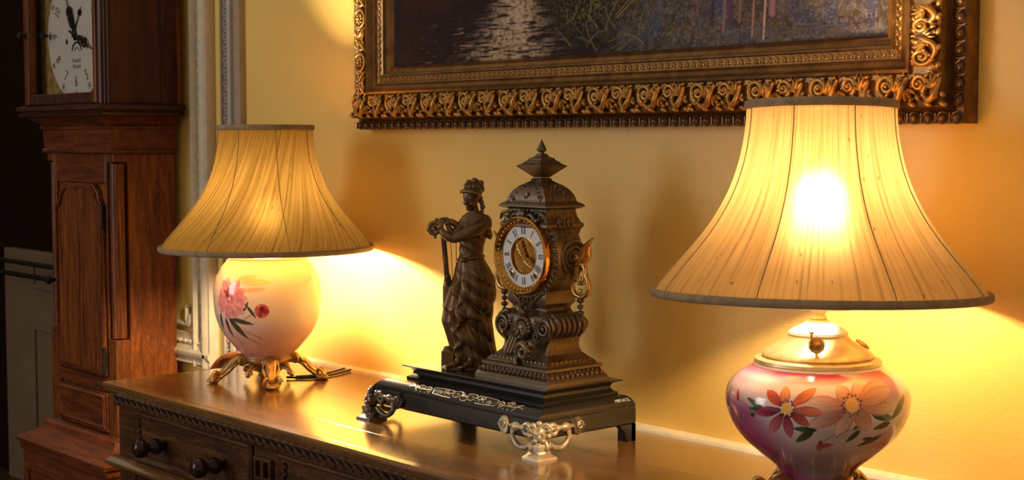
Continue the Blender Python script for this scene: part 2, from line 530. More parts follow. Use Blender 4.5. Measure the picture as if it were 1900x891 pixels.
# far pale wainscot seen past the clock
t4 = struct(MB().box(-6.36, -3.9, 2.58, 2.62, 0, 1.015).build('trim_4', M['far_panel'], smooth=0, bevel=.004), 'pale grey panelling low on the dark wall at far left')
for (xa, xb, za, zb) in ((-6.05, -5.4, .12, .70), (-6.05, -5.4, .86, .985), (-5.3, -4.6, .12, .70), (-5.3, -4.6, .86, .985)):
    mb = MB()
    w = .018
    mb.box(xa, xb, 2.568, 2.58, zb - w, zb); mb.box(xa, xb, 2.568, 2.58, za, za + w)
    mb.box(xa, xa + w, 2.568, 2.58, za + w, zb - w); mb.box(xb - w, xb, 2.568, 2.58, za + w, zb - w)
    mb.build('panel_moulding', M['far_panel'], t4, smooth=0, bevel=.004)
rr = thing('barrier_rail', 'two thin dark horizontal rails before the pale panelling at far left', 'rail', (-6.5, 2.40, 0))
for z in (.945, .995):
    MB().tube([(-.3, 0, z), (1.9, 0, z)], .010, 8).build('bar', M['iron'], rr)
for x in (-.29, 1.89):
    MB().tube([(x, 0, 0), (x, 0, 1.03)], .013, 8).build('post', M['iron'], rr)
    MB().lathe([(.06, 0), (.06, .01), (.02, .02)], 16, Matrix.Translation((x, 0, 0))).build('foot', M['iron'], rr)

# ================================================================== SIDEBOARD
sb = thing('sideboard', 'dark oak sideboard with carved edge and round wooden knobs under both lamps', 'sideboard', (-1.93, 1.70, 0))
X0, X1, YF, YB = -3.046, -0.80, 1.450, 1.94
ys = [1.4695, 1.560, 1.745, YB]
for a, b in zip(ys[:-1], ys[1:]):
    MB().box(X0 + .019, X1 - .019, a + .0002, b - .0002, .922, TOP).build('top_plank', M['oak_top'], sb, True, 0, .0005)
def edge_strip(a, b, nx, ny):
    """thumbnail moulding from a to b, outward normal n"""
    mb = MB()
    prof = [(.0185, -.028), (.0185, 0.0)] + [(.002, -.0005), (0, -.003), (-.001, -.007), (0, -.011), (.004, -.014), (.004, -.017), (.008, -.021), (.012, -.027)]
    R = []
    for (px, py), sgn in ((a, 1), (b, -1)):
        R.append([(px - nx * d + (ny != 0) * sgn * d, py - ny * d + (d if (nx != 0 and py == YF) else 0), TOP + z) for d, z in prof])
    n = len(prof)
    mb.add(R[0] + R[1], [tuple(range(n)), tuple(range(2 * n - 1, n - 1, -1))] + [((i + 1) % n, i, n + i, n + (i + 1) % n) for i in range(n)])
    return mb
edge_strip((X0, YF), (X1, YF), 0, -1).build('edge_moulding', M['oak_top'], sb, True, 30)
edge_strip((X0, YB), (X0, YF), -1, 0).build('edge_moulding', M['oak_top'], sb, True, 30)
edge_strip((X1, YF), (X1, YB), 1, 0).build('edge_moulding', M['oak_top'], sb, True, 30)
bd = MB().box(X0 + .03, X1 - .03, 1.487, YB - .005, .08, .922)
bd.build('carcass', M['oak'], sb, True, 0, .002)
MB().box(X0 + .022, X1 - .022, 1.468, 1.487, .898, .922).build('frieze_rail', M['oak'], sb, True, 0, .002)
# gouge-carved row below the edge
g = MB().tube([(-.011, 0, .006), (0, -.004, 0), (.011, 0, -.006)], [.003, .0055, .003], 6).mesh('carved_notch', M['oak'])
nn = int((X1 - X0 - .06) / .027)
for i in range(nn):
    o = put('carved_notch', g, sb); o.matrix_parent_inverse = sb.matrix_basis.inverted()
    o.location = (X0 + .036 + i * .027, 1.467, .911)
# stiles and rails of the front
for xa, xb in ((-3.018, -2.946), (-2.449, -2.366), (-1.80, -1.72), (-.90, -.83)):
    MB().box(xa, xb, 1.475, 1.488, .08, .899).build('stile', M['oak'], sb, True, 0, .002)
MB().box(-3.018, -.83, 1.478, 1.488, .760, .783).build('mid_rail', M['oak'], sb, True, 0, .002)
MB().extrude([(1.487, .757), (1.470, .757), (1.462, .762), (1.452, .769), (1.450, .776), (1.458, .780), (1.470, .785), (1.487, .785)], -3.038, -.81).build('ledge_moulding', M['oak_top'], sb, True, 30)
def front_frame(xa, xb, za, zb, w, y0, y1):
    mb = MB()
    P = lambda d, y: [(xa + d, y, za + d), (xb - d, y, za + d), (xb - d, y, zb - d), (xa + d, y, zb - d)]
    R = [P(0, y1), P(0, y0 + .004), P(.003, y0), P(w * .45, y0 - .002), P(w * .7, y0 + .003), P(w, y0 + .004), P(w, y1)]
    return mb.rings(R, False)
knob = MB().lathe([(.012, 0), (.013, .003), (.008, .006), (.0155, .012), (.0175, .019), (.0165, .026), (.010, .0325), (.0085, .036), (.012, .039), (.0185, .046), (.0205, .054), (.0185, .063), (.011, .069), (.0, .071)], 24, Matrix.Rotation(rad(90), 4, 'X')).mesh('knob', M['oak_knob'], 60)
for (xa, xb) in ((-2.940, -2.455), (-2.360, -1.806), (-1.714, -.906)):
    d = MB().box(xa + .014, xb - .014, 1.479, 1.487, .792, .890).build('drawer_front', M['oak'], sb, True, 0, .0015)
    front_frame(xa, xb, .786, .899, .017, 1.470, 1.487).build('drawer_moulding', M['oak'], d, False, 30)
    dz = MB()
    for i in range(int((xb - xa - .04) / .017)):
        x = xa + .024 + i * .017
        for z in (.7985, .8865):
            dz.ell((x, 1.4775, z), (.0055, .0035, .0030), n=6, m=4)
    for i in range(5):
        for x in (xa + .0195, xb - .0195):
            dz.ell((x, 1.4775, .812 + i * .015), (.003, .0035, .0055), n=6, m=4)
    dz.build('carved_bead', M['oak'], d)['kind'] = 'stuff'
    kx = (xa + .125, xb - .115)
    for x in kx:
        o = put('knob', knob, d); o.location = (x, 1.4775, .839)
# applied geometric mouldings on the narrow stiles
for xc in (-2.4075, -1.76):
    for (a, b, c, e) in ((-.030, .030, .872, .880), (-.004, .004, .842, .872), (-.024, .024, .834, .842), (-.024, -.017, .795, .834), (.017, .024, .795, .834), (-.030, -.024, .792, .872), (.024, .030, .792, .872), (-.024, .024, .792, .798)):
        MB().box(xc + a, xc + b, 1.466, 1.476, c, e).build('applied_moulding', M['oak'], sb, True, 0, .0015)
# lower doors
for xa, xb in ((-2.940, -2.455), (-2.360, -1.806), (-1.714, -.906)):
    d = MB().box(xa, xb, 1.476, 1.487, .10, .752).build('door', M['oak'], sb, True, 0, .002)
    front_frame(xa + .03, xb - .03, .14, .72, .03, 1.466, 1.478).build('door_moulding', M['oak'], d, False, 30)
    o = put('knob', knob, d); o.location = (xb - .016, 1.476, .45); o.scale = (.7, .7, .7)
for x in (-2.98, -.87):
    for y in (1.52, 1.89):
        MB().lathe([(.02, 0), (.035, .01), (.04, .035), (.03, .06), (.034, .08)], 20, Matrix.Translation((x, y, 0))).build('foot', M['oak'], sb, True)

# ================================================================== LONGCASE CLOCK
lc = thing('longcase_clock', 'tall reddish wooden longcase clock with a round white dial', 'clock', (-3.825, 1.85, 0))
def lbox(name, x0, x1, y0, y1, z0, z1, mat='mahogany', bevel=.002, parent=None):
    return MB().box(x0, x1, y0, y1, z0, z1).build(name, M[mat], parent or lc, parent is None, 0, bevel)
def collar(name, L, mat='mahogany_h', smooth=25):
    """L: (out, z): stacked rectangles round the waist outline"""
    mb = MB()
    R = []
    for o, z in L:
        x0, x1, y0, y1 = -4.028 - o, -3.620 + o, 1.765 - o, 1.945
        R.append([(x0, y0, z), (x1, y0, z), (x1, y1, z), (x0, y1, z)])
    return mb.rings(R).build(name, M[mat], lc, True, smooth)
# plinth
collar('plinth', [(.075, 0), (.075, .08), (.062, .095), (.062, .598), (.068, .606), (.068, .622)], 'mahogany_h')
MB().rings([[(-4.06, 1.699, .15), (-3.585, 1.699, .15), (-3.585, 1.699, .56), (-4.06, 1.699, .56)], [(-4.05, 1.694, .16), (-3.595, 1.694, .16), (-3.595, 1.694, .55), (-4.05, 1.694, .55)], [(-4.045, 1.699, .165), (-3.60, 1.699, .165), (-3.60, 1.699, .545), (-4.045, 1.699, .545)]], False).build('plinth_moulding', M['mahogany_h'], lc, True, 0)
collar('base_moulding', [(.068, .622), (.076, .626), (.078, .636), (.070, .642), (.055, .648), (.036, .656), (.024, .668), (.016, .684), (.006, .690), (.0, .694)])
# waist
lbox('waist_case', -4.020, -3.655, 1.775, 1.945, .69, 1.452)
sp = lbox('waist_side', -3.655, -3.6215, 1.808, 1.945, .69, 1.452)
lbox('waist_side', -4.027, -4.020, 1.808, 1.945, .69, 1.452)
for xc, sg in ((-3.641, 1), (-4.009, -1)):
    lbox('corner_block', xc - .020, xc + .020, 1.766, 1.808, .69, .953)
    lbox('corner_block', xc - .020, xc + .020, 1.766, 1.808, 1.425, 1.452)
    col = MB()
    seg = []
    for a in np.linspace(0, 2 * pi, 97)[:-1]:
        r = .0185 - .0022 * max(0, math.sin(a * 12)) ** .6
        seg.append((r * math.cos(a), r * math.sin(a)))
    col.rings([[(xc + x, 1.787 + y, z) for x, y in seg] for z in (.957, 1.42)])
    col.build('fluted_column', M['mahogany'], lc, True, 20)
# frame, door
lbox('door_stile', -3.989, -3.972, 1.766, 1.777, .69, 1.452)
lbox('door_stile', -3.669, -3.661, 1.766, 1.777, .69, 1.452)
def door_poly(x0, x1, z0, z1, d=0):
    x0 += d; x1 -= d; z0 += d; z1 -= d
    e = .036
    pts = [(x0, z0), (x1, z0), (x1, z1 - e - .02)]
    for a in np.linspace(0, pi / 2, 8):
        pts.append((x1 - .030 * math.sin(a), z1 - e - .02 + .034 * (1 - math.cos(a))))
    pts += [(x1 - .045, z1 - .012), (x1 - .06, z1), (x0 + .06, z1), (x0 + .045, z1 - .012)]
    for a in np.linspace(pi / 2, 0, 8):
        pts.append((x0 + .030 * math.sin(a), z1 - e - .02 + .034 * (1 - math.cos(a))))
    return pts
dr = MB().prism(door_poly(-3.968, -3.676, .852, 1.366), 1.760, 1.775).build('door', M['mahogany'], lc, True, 0, .003)
a_, b_ = door_poly(-3.968, -3.676, .852, 1.366, .004), door_poly(-3.968, -3.676, .852, 1.366, .014)
R = [[(x, y, z) for x, z in P] for P, y in ((a_, 1.7605), (a_, 1.756), (b_, 1.755), (b_, 1.7605))]
MB().rings(R, False).build('door_beading', M['mahogany_h'], dr, False, 30)
lbox('board_joint', -3.826, -3.8235, 1.7592, 1.761, .866, 1.352, 'mahogany_dark', 0, dr)
for z in (.895, 1.285):
    MB().tube([(-3.672, 1.757, z - .028), (-3.672, 1.757, z + .028)], .0055, 8).ell((-3.672, 1.757, z - .032), .005).ell((-3.672, 1.757, z + .032), .005).build('hinge', M['iron'], dr)
MB().lathe([(.004, 0), (.004, .012), (.011, .016), (.013, .022), (.010, .028), (0, .030)], 16, Matrix.Translation((-3.99, 1.766, 1.09)) @ Matrix.Rotation(rad(90), 4, 'X')).build('latch_knob', M['iron'], dr)
lbox('lower_rail', -3.972, -3.668, 1.764, 1.777, .815, .846, 'mahogany_h')
pn = lbox('lower_panel', -3.975, -3.672, 1.762, 1.777, .70, .806, 'mahogany_h')
front_frame(-3.965, -3.682, .706, .800, .014, 1.758, 1.764).build('panel_beading', M['mahogany_h'], pn, False, 30)
lbox('top_rail', -3.972, -3.668, 1.765, 1.777, 1.368, 1.452, 'mahogany_h')
# throat
collar('throat_moulding', [(.000, 1.444), (.010, 1.449), (.011, 1.456), (.005, 1.460), (.008, 1.510), (.014, 1.513), (.015, 1.519), (.010, 1.522), (.020, 1.532), (.036, 1.542), (.044, 1.545)])
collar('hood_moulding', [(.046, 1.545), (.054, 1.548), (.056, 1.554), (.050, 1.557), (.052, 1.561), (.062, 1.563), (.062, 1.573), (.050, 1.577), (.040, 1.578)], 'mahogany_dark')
# hood
HZ0, HZ1 = 1.578, 2.08
hx0, hx1, hy0, hy1 = -4.063, -3.578, 1.716, 1.945
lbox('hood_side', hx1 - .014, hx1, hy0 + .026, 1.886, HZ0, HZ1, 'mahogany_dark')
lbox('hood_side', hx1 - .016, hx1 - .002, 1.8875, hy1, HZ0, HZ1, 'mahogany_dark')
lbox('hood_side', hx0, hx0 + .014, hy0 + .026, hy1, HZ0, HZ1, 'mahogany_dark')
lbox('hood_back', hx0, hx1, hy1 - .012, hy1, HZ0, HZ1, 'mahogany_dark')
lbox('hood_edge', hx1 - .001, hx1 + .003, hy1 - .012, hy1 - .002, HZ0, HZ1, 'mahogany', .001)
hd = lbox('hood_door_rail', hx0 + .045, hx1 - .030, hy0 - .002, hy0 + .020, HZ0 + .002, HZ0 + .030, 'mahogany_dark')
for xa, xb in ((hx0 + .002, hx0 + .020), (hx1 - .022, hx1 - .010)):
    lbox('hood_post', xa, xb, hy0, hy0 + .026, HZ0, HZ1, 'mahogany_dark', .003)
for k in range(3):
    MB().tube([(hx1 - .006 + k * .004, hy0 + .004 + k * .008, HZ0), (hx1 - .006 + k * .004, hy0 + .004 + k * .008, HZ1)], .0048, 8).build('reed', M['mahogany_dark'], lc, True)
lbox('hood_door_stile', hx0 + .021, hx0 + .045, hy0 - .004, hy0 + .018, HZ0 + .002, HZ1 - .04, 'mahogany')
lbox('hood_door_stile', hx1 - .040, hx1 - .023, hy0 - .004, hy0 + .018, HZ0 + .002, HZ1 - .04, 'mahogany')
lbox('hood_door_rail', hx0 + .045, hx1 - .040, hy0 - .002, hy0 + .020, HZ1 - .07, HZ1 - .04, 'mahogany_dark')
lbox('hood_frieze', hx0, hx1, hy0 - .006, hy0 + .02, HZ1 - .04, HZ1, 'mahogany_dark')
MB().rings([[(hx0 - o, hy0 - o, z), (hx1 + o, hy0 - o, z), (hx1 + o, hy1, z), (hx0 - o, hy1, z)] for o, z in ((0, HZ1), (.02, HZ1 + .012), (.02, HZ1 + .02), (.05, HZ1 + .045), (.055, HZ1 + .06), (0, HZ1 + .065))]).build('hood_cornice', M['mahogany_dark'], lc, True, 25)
lbox('glass_pane', hx0 + .045, hx1 - .040, hy0 + .008, hy0 + .0095, HZ0 + .03, HZ1 - .07, 'glass', 0)
for x in (-4.035, -3.975):
    MB().lathe([(.003, 0), (.004, .008), (.010, .012), (.011, .018), (.006, .024), (0, .025)], 14, Matrix.Translation((x, hy0 - .003 if x < -4 else 1.752, 1.772)) @ Matrix.Rotation(rad(90), 4, 'X')).build('latch_knob', M['iron'], lc, True)
# dial
DX, DZ, DY = -3.812, 1.768, 1.762
dp = lbox('dial_plate', hx0 + .016, hx1 - .016, DY, DY + .006, HZ0, HZ1 - .02, 'dial_gold', 0)
RX = Matrix.Rotation(rad(90), 4, 'X')
dial = MB().lathe([(.0, .0), (.176, .0), (.178, .002), (.176, .0045), (.0, .005)], 96, Matrix.Translation((DX, DY, DZ)) @ RX).build('dial', M['old_dial'], lc, True, 40, 0, 'round white painted dial with worn black numerals')
def text(s, size, loc, rot, mat, parent, name='numeral', depth=.0002, spin=0, sx=1, font_align='CENTER'):
    c = bpy.data.curves.new(name, 'FONT')
    c.body = s; c.size = size; c.align_x = font_align; c.align_y = 'CENTER'; c.extrude = depth
    c.resolution_u = 3
    tmp = bpy.data.objects.new(name, c); COL.objects.link(tmp)
    me = bpy.data.meshes.new_from_object(tmp.evaluated_get(bpy.context.evaluated_depsgraph_get()))
    bpy.data.objects.remove(tmp)
    me.name = name
    me.materials.clear(); me.materials.append(mat)
    o = bpy.data.objects.new(name, me); COL.objects.link(o)
    o.parent = parent
    Mx = Matrix.Translation(loc) @ rot @ Matrix.Rotation(spin, 4, 'Z') @ Matrix.Diagonal((sx, 1, 1, 1))
    o.matrix_basis = Mx
    return o
FRONT = Matrix.Rotation(rad(90), 4, 'X')
for h in range(1, 13):
    a = rad(90 - h * 30)
    spin = -rad(h * 30) if h in (10, 11, 12, 1, 2, 9, 3) else pi - rad(h * 30)
    text(str(h), .042, (DX + .128 * math.cos(a), DY - .0056, DZ + .128 * math.sin(a)), FRONT, M['ink_soft'], dial, 'hour_numeral', spin=spin, sx=.72)
    text(str(h * 5), .020, (DX + .160 * math.cos(a), DY - .0056, DZ + .160 * math.sin(a)), FRONT, M['ink_soft'], dial, 'minute_numeral', spin=spin + (pi if h in (4, 5, 6, 7, 8) else 0), sx=.8)
text('Fiswick', .018, (DX + .004, DY - .0056, DZ - .070), FRONT, M['ink_faint'], dial, 'maker_name')
text('Bristol', .018, (DX + .004, DY - .0056, DZ - .086), FRONT, M['ink_faint'], dial, 'maker_name')
def hand(name, ang, L, wid, orn, yy, mat, parent, cx, cz):
    """ang clockwise from 12"""
    mb = MB()
    T = Matrix.Translation((cx, yy, cz)) @ Matrix.Rotation(ang, 4, 'Y')
    mb.tube([(0, 0, -.02 * L / .12), (0, 0, L)], [wid * 1.1, wid * .9, wid * .4], 6, T)
    for f, k in orn:
        mb.tube([(k * math.cos(t), 0, f * L + k * 1.3 * math.sin(t)) for t in np.linspace(0, 2 * pi, 15)[:-1]], wid, 5, T, closed=True)
    mb.ell((cx, yy, cz), (wid * 3.2, .002, wid * 3.2), n=12, m=6)
    return mb.build(name, mat, parent)
hand('hour_hand', rad(-24), .105, .0036, ((.45, .010), (.62, .011), (.30, .008)), DY - .010, M['iron'], dial, DX, DZ)
hand('minute_hand', rad(112), .145, .0032, ((.30, .009), (.48, .010)), DY - .012, M['iron'], dial, DX, DZ)
hand('calendar_hand', rad(35), .075, .0022, ((.75, .006),), DY - .008, M['iron'], dial, DX, DZ + .01)
MB().tube(spiral((DX + .008, DY - .0055, DZ - .052), .030, .030, rad(15), rad(165), 14), [.002, .0045, .002], 6, flat=.5).build('date_slot', M['iron'], dial)
MB().tube(spiral((DX + .008, DY - .0055, DZ - .052), .016, .016, rad(20), rad(160), 10), [.001, .003, .001], 6, flat=.5).build('date_slot', M['ink_soft'], dial)
for x in (-.055, .06):
    MB().ell((DX + x, DY - .005, DZ - .018), (.007, .002, .008)).build('winding_hole', M['iron'], dial)

# ================================================================== CHAIR behind the sideboard corner
ch = thing('balloon_back_chair', 'reddish wooden chair whose curved top rail peeks above the sideboard corner', 'chair', (-3.21, 1.80, 0))
ox, oy = -3.21, 1.80
hoop = []
for a in np.linspace(rad(200), rad(-20), 30):
    hoop.append((.130 * math.cos(a), .075 + .012 * math.sin(a), .815 + .130 * math.sin(a)))
hoop = [(-.085, .05, .50), (-.088, .06, .62)] + [(-.105, .068, .72)] + hoop[3:-3] + [(.105, .068, .72), (.088, .06, .62), (.085, .05, .50)]
MB().tube(smooth_path(hoop, 3), .016, 10, flat=.75).build('back_hoop', M['chair_wood'], ch)
MB().tube(smooth_path([(-.10, .068, .70), (-.04, .07, .685), (0, .07, .70), (.04, .07, .685), (.10, .068, .70)], 5), .013, 8).build('back_rail', M['chair_wood'], ch)
MB().rings([[(1.0 * (.145 + .0 * k) * math.cos(t) * s, -.10 + .17 * math.sin(t) * s, z) for t in np.linspace(0, 2 * pi, 33)[:-1]] for k, (s, z) in enumerate(((.95, .40), (1, .41), (1, .44), (.96, .465), (.6, .475), (.1, .478)))]).build('seat', M['chair_wood'], ch)
for x, y in ((-.11, -.22), (.11, -.22), (-.085, .045), (.085, .045)):
    MB().tube([(x, y, .42), (x * 1.02, y, .2), (x * 1.12, y + (.03 if y > 0 else -.01), 0)], [.018, .014, .011], 10).build('leg', M['chair_wood'], ch)

# ================================================================== FRAMED PAINTING
FX0, FX1, FZ0, FZ1 = -2.745, -1.207, 1.506, 2.46
pf = thing('framed_painting', 'large oil landscape in a wide carved gilt frame on the yellow wall', 'painting', ((FX0 + FX1) / 2, WY, FZ0))
prof = [(0, .0), (0, .028), (.003, .033), (.015, .033), (.017, .027), (.019, .029), (.0215, .036), (.0235, .046), (.0245, .056), (.026, .060), (.030, .058),
        (.050, .0585), (.074, .060), (.076, .066), (.081, .067), (.083, .060), (.088, .055), (.093, .053), (.096, .056), (.098, .050),
        (.113, .047), (.115, .051), (.119, .050), (.121, .043), (.128, .039), (.131, .041), (.134, .036), (.137, .030), (.137, 0)]
PFI = pf.matrix_basis.inverted()
def rail(side):
    R = []
    for end in (0, 1):
        ring = []
        for w, d in prof:
            if side in ('b', 't'):
                x = FX0 + w if end == 0 else FX1 - w
                z = FZ0 + w if side == 'b' else FZ1 - w
            else:
                z = FZ0 + w if end == 0 else FZ1 - w
                x = FX0 + w if side == 'l' else FX1 - w
            ring.append((x, WY - d, z))
        R.append(ring)
    mb = MB()
    n = len(prof)
    mb.add(R[0] + R[1], [(i, i + 1, n + i + 1, n + i) for i in range(n - 1)])
    return mb.build('frame_rail', M['gold_flat'], pf, True, 35)
for sd in 'blrt':
    rail(sd)
def E3(rx=0, ry=0, rz=0):
    return Euler((rx, ry, rz))
# acanthus motif, local: x along rail, z across (0 outer .. .05 inner), -y outwards
ac = MB()
ac.tube(spiral((.024, -.003, .032), .017, .003, rad(250), rad(-330), 26), [.0042, .0040, .0025], 7)
ac.ell((.024, -.004, .032), (.004, .005, .004), n=7, m=5)
ac.tube(spiral((.082, -.003, .034), .014, .003, rad(-60), rad(480), 24), [.0040, .0036, .0024], 7)
ac.ell((.082, -.005, .034), (.004, .005, .004), n=7, m=5)
ac.tube(smooth_path([(.018, -.003, .016), (.034, -.005, .008), (.048, -.007, .012), (.056, -.008, .028), (.064, -.006, .044)], 5), [.003, .0048, .0055, .003], 7)
ac.tube(smooth_path([(.088, -.003, .020), (.100, -.006, .010), (.113, -.008, .018), (.122, -.006, .040)], 5), [.003, .005, .005, .002], 7)
for k, a in enumerate(np.linspace(-65, 65, 6)):
    L = .017 - .00006 * a * a * .05
    ac.ell((.046 + .011 * math.sin(rad(a)), -.006 - .004 * math.cos(rad(a)), .020 + .013 * math.cos(rad(a))), (.0034, .0050, L * .75), E3(0, rad(a), 0), 7, 5)
for k, a in enumerate(np.linspace(-70, 40, 5)):
    ac.ell((.110 + .010 * math.sin(rad(a)), -.006, .026 + .012 * math.cos(rad(a))), (.0032, .0045, .011), E3(0, rad(a), 0), 7, 5)
for k in range(5):
    ac.ell((.066 + k * .0012, -.004, .014 + k * .0055), .0025, None, 6, 4)
for x in (.006, .040, .070, .098, .124):
    ac.ell((x, -.004, .004), (.008, .0045, .004), E3(0, rad(20), 0), 7, 5)
ac.ell((.052, -.010, .036), (.005, .006, .006), None, 7, 5)
for k in range(12):
    ac.ell((.005 + k * .0107, -.003, .010 + .004 * (k % 3)), (.0058, .0050, .0032), E3(0, rad(55 if k % 2 else -40), 0), 7, 5)
for k, a in enumerate(np.linspace(120, 240, 5)):
    ac.ell((.060 + .012 * math.sin(rad(a)), -.005, .030 + .013 * math.cos(rad(a))), (.0032, .0050, .0085), E3(0, rad(a), 0), 7, 5)
for k in range(6):
    ac.ell((.012 + k * .021, -.003, .046), (.0055, .004, .003), E3(0, rad(-25), 0), 7, 5)
for x in (.012, .058, .1):
    ac.tube(spiral((x, -.002, .048), .006, .002, 0, pi * 1.5, 8), .0017, 5)
acm = ac.mesh('acanthus_leaf', M['gold'], 60)
# rosette motif for the left side, pitch .096
rs = MB()
rs.tube([(.024 + .019 * math.cos(t), -.003, .024 + .019 * math.sin(t)) for t in np.linspace(0, 2 * pi, 25)[:-1]], .0036, 7, closed=True)
for k in range(8):
    a = k * pi / 4
    rs.ell((.024 + .009 * math.cos(a), -.004, .024 + .009 * math.sin(a)), (.0048, .0035, .0030), E3(0, -a, 0), 7, 5)
rs.ell((.024, -.006, .024), .0042, None, 8, 5)
for sgn, cx in ((1, .056), (-1, .083)):
    rs.tube(spiral((cx, -.003, .027), .014, .004, rad(90 - 90 * sgn), rad(90 - 90 * sgn) + sgn * rad(430), 22), [.0038, .003], 7)
    rs.tube(smooth_path([(cx - sgn * .012, -.003, .044), (cx, -.006, .036), (cx + sgn * .006, -.006, .024), (cx - sgn * .004, -.004, .008)], 4), [.002, .005, .004, .001], 7)
    rs.ell((cx, -.005, .012), (.008, .0045, .004), E3(0, rad(25 * sgn), 0), 7, 5)
for k in range(3):
    rs.ell((.0695, -.004, .012 + k * .012), (.003, .003, .004), None, 7, 5)
rsm = rs.mesh('rosette_scroll', M['gold'], 60)
def ornament(me, name, mat):
    o = put(name, me, pf); o.matrix_parent_inverse = PFI; o.matrix_basis = mat; return o
Ybot = lambda d: WY - d
# outer carved band, nearly flat to the front
tilt = Matrix.Rotation(rad(2), 4, 'X')
nb = 12
pit = (FX1 - FX0 - .03) / nb
for i in range(nb):
    ornament(acm, 'acanthus_leaf', Matrix.Translation((FX0 + .015 + i * pit, WY - .058, FZ0 + .025)) @ tilt @ Matrix.Diagonal((pit / .128, 1.25, 1, 1)))
for i in range(9):
    z = FZ0 + .075 + i * .096
    ornament(rsm, 'rosette_scroll', Matrix.Translation((FX0 + .025, WY - .058, z + .096)) @ Matrix.Rotation(rad(90), 4, 'Y') @ tilt)
    z2 = FZ0 + .08 + i * .1
    ornament(acm, 'acanthus_leaf', Matrix.Translation((FX1 - .025, WY - .058, z2)) @ Matrix.Rotation(rad(-90), 4, 'Y') @ tilt @ Matrix.Diagonal((.78, 1, 1, 1)))
# egg moulding round the outside
eg = MB().ell((0, -.004, 0), (.0075, .007, .0072), None, 10, 7)
eg.tube([(.0092 * math.cos(t), -.003, .0085 * math.sin(t)) for t in np.linspace(0, 2 * pi, 17)[:-1]], .0017, 5, closed=True)
eg.box(-.0125, -.0100, -.006, 0, -.007, .007)
egm = eg.mesh('egg', M['gold_dark'], 50)
ne = 63
for i in range(ne):
    ornament(egm, 'egg', Matrix.Translation((FX0 + .013 + i * (FX1 - FX0 - .026) / (ne - 1), WY - .031, FZ0 + .009)))
for i in range(37):
    for x, s in ((FX1 - .009, 1), (FX0 + .009, -1)):
        ornament(egm, 'egg', Matrix.Translation((x, WY - .031, FZ0 + .035 + i * .0243)) @ Matrix.Rotation(rad(90), 4, 'Y'))
# fine inner ornament band
fb = MB()
def band_piece(x, z, ang):
    T = Matrix.Translation((x, WY - .049, z)) @ Matrix.Rotation(ang, 4, 'Y')
    k = MB()
    k.ell((0, 0, .003), (.0055, .0028, .0018), E3(0, rad(35), 0), 6, 4)
    k.ell((.004, 0, -.003), (.0050, .0028, .0017), E3(0, rad(-35), 0), 6, 4)
    k.ell((-.005, -.001, -.002), .0022, None, 6, 4)
    fb.merge(k, T)
for i in range(88):
    band_piece(FX0 + .11 + i * (FX1 - FX0 - .22) / 87, FZ0 + .1055, 0)
for i in range(50):
    band_piece(FX0 + .1055, FZ0 + .115 + i * .0148, rad(90))
    band_piece(FX1 - .1055, FZ0 + .115 + i * .0148, rad(90))
fb.build('fine_carved_band', M['gold'], pf, True)['kind'] = 'stuff'
MB().box(FX0 + .02, FX1 - .02, WY - .026, WY - .004, FZ0 + .02, FZ1 - .02).build('stretcher', M['gold_dark'], pf, True, 0)

# canvas, painted per vertex
nu = 900
xs = np.linspace(FX0 + .134, FX1 - .134, nu)
zs = np.concatenate([np.linspace(FZ0 + .134, 1.80, 165), np.linspace(1.80, FZ1 - .134, 60)[1:]])
nv = len(zs)
XX, ZZ = np.meshgrid(xs, zs)
V = np.stack([XX, np.full_like(XX, WY - .031) - .0006 * vnoise(XX * 900, ZZ * 900, 3), ZZ], -1)
C = np.zeros((nv, nu, 3)) + L3(38, 22, 20)
n1 = fbm(XX * 14, ZZ * 14, 11); n2 = fbm(XX * 90, ZZ * 90, 21); n3 = fbm(XX * 300, ZZ * 300, 31, 3)
blend(C, sstep(.45, .75, n1) * .7, L3(66, 36, 28))
blend(C, sstep(.5, .8, n2) * .5, L3(52, 40, 44))
# right-hand grass and mist
rt = sstep(-2.03, -1.80, XX + .12 * (n1 - .5))
blend(C, rt * .95, L3(74, 66, 56))
blend(C, rt * sstep(.40, .7, n2) * .85, L3(104, 98, 98))
blend(C, rt * sstep(.45, .75, fbm(XX * 40, ZZ * 25, 41)) * .75, L3(66, 74, 108))
blend(C, rt * sstep(.50, .8, fbm(XX * 60, ZZ * 40, 51)) * .7, L3(98, 82, 50))
blend(C, rt * sstep(.55, .8, n3) * .5, L3(150, 140, 138))
blend(C, sstep(1.70, 1.85, ZZ) * rt * .8, L3(48, 44, 62))
# dark left foreground, blue line by the frame
blend(C, sstep(-2.595, -2.607, XX) * .7, L3(30, 34, 80))
# water shimmer
zc = np.clip((ZZ - 1.64) / .12, 0, 3)
cx = -2.235 + .040 * zc + .02 * (n1 - .5); hw = .115 - .058 * np.clip(zc, 0, 1.4) + .012
inside = np.exp(-((XX - cx) / hw) ** 2 * 1.2)
rip = vnoise(XX * 26 + 6 * ZZ, ZZ * 260, 61) * .6 + vnoise(XX * 70, ZZ * 420, 71) * .4
wat = np.clip(inside * 1.25, 0, 1) * sstep(.22, .55, rip * (.45 + .75 * inside))
blend(C, wat * (.35 + .6 * sstep(.25, .6, fbm(XX * 160, ZZ * 160, 95))), L3(200, 172, 142))
blend(C, inside * sstep(.62, .72, vnoise(XX * 55, ZZ * 380, 97)) * .5, L3(70, 46, 38))
blend(C, wat * sstep(.5, .8, n2) * sstep(1.70, 1.64, ZZ) * .6, L3(190, 158, 96))
spark = sstep(.80, .9, vnoise(XX * 45, ZZ * 330, 81)) * np.exp(-((XX + 2.40) / .10) ** 2) * sstep(1.74, 1.67, ZZ)
blend(C, spark * .8, L3(170, 140, 120))
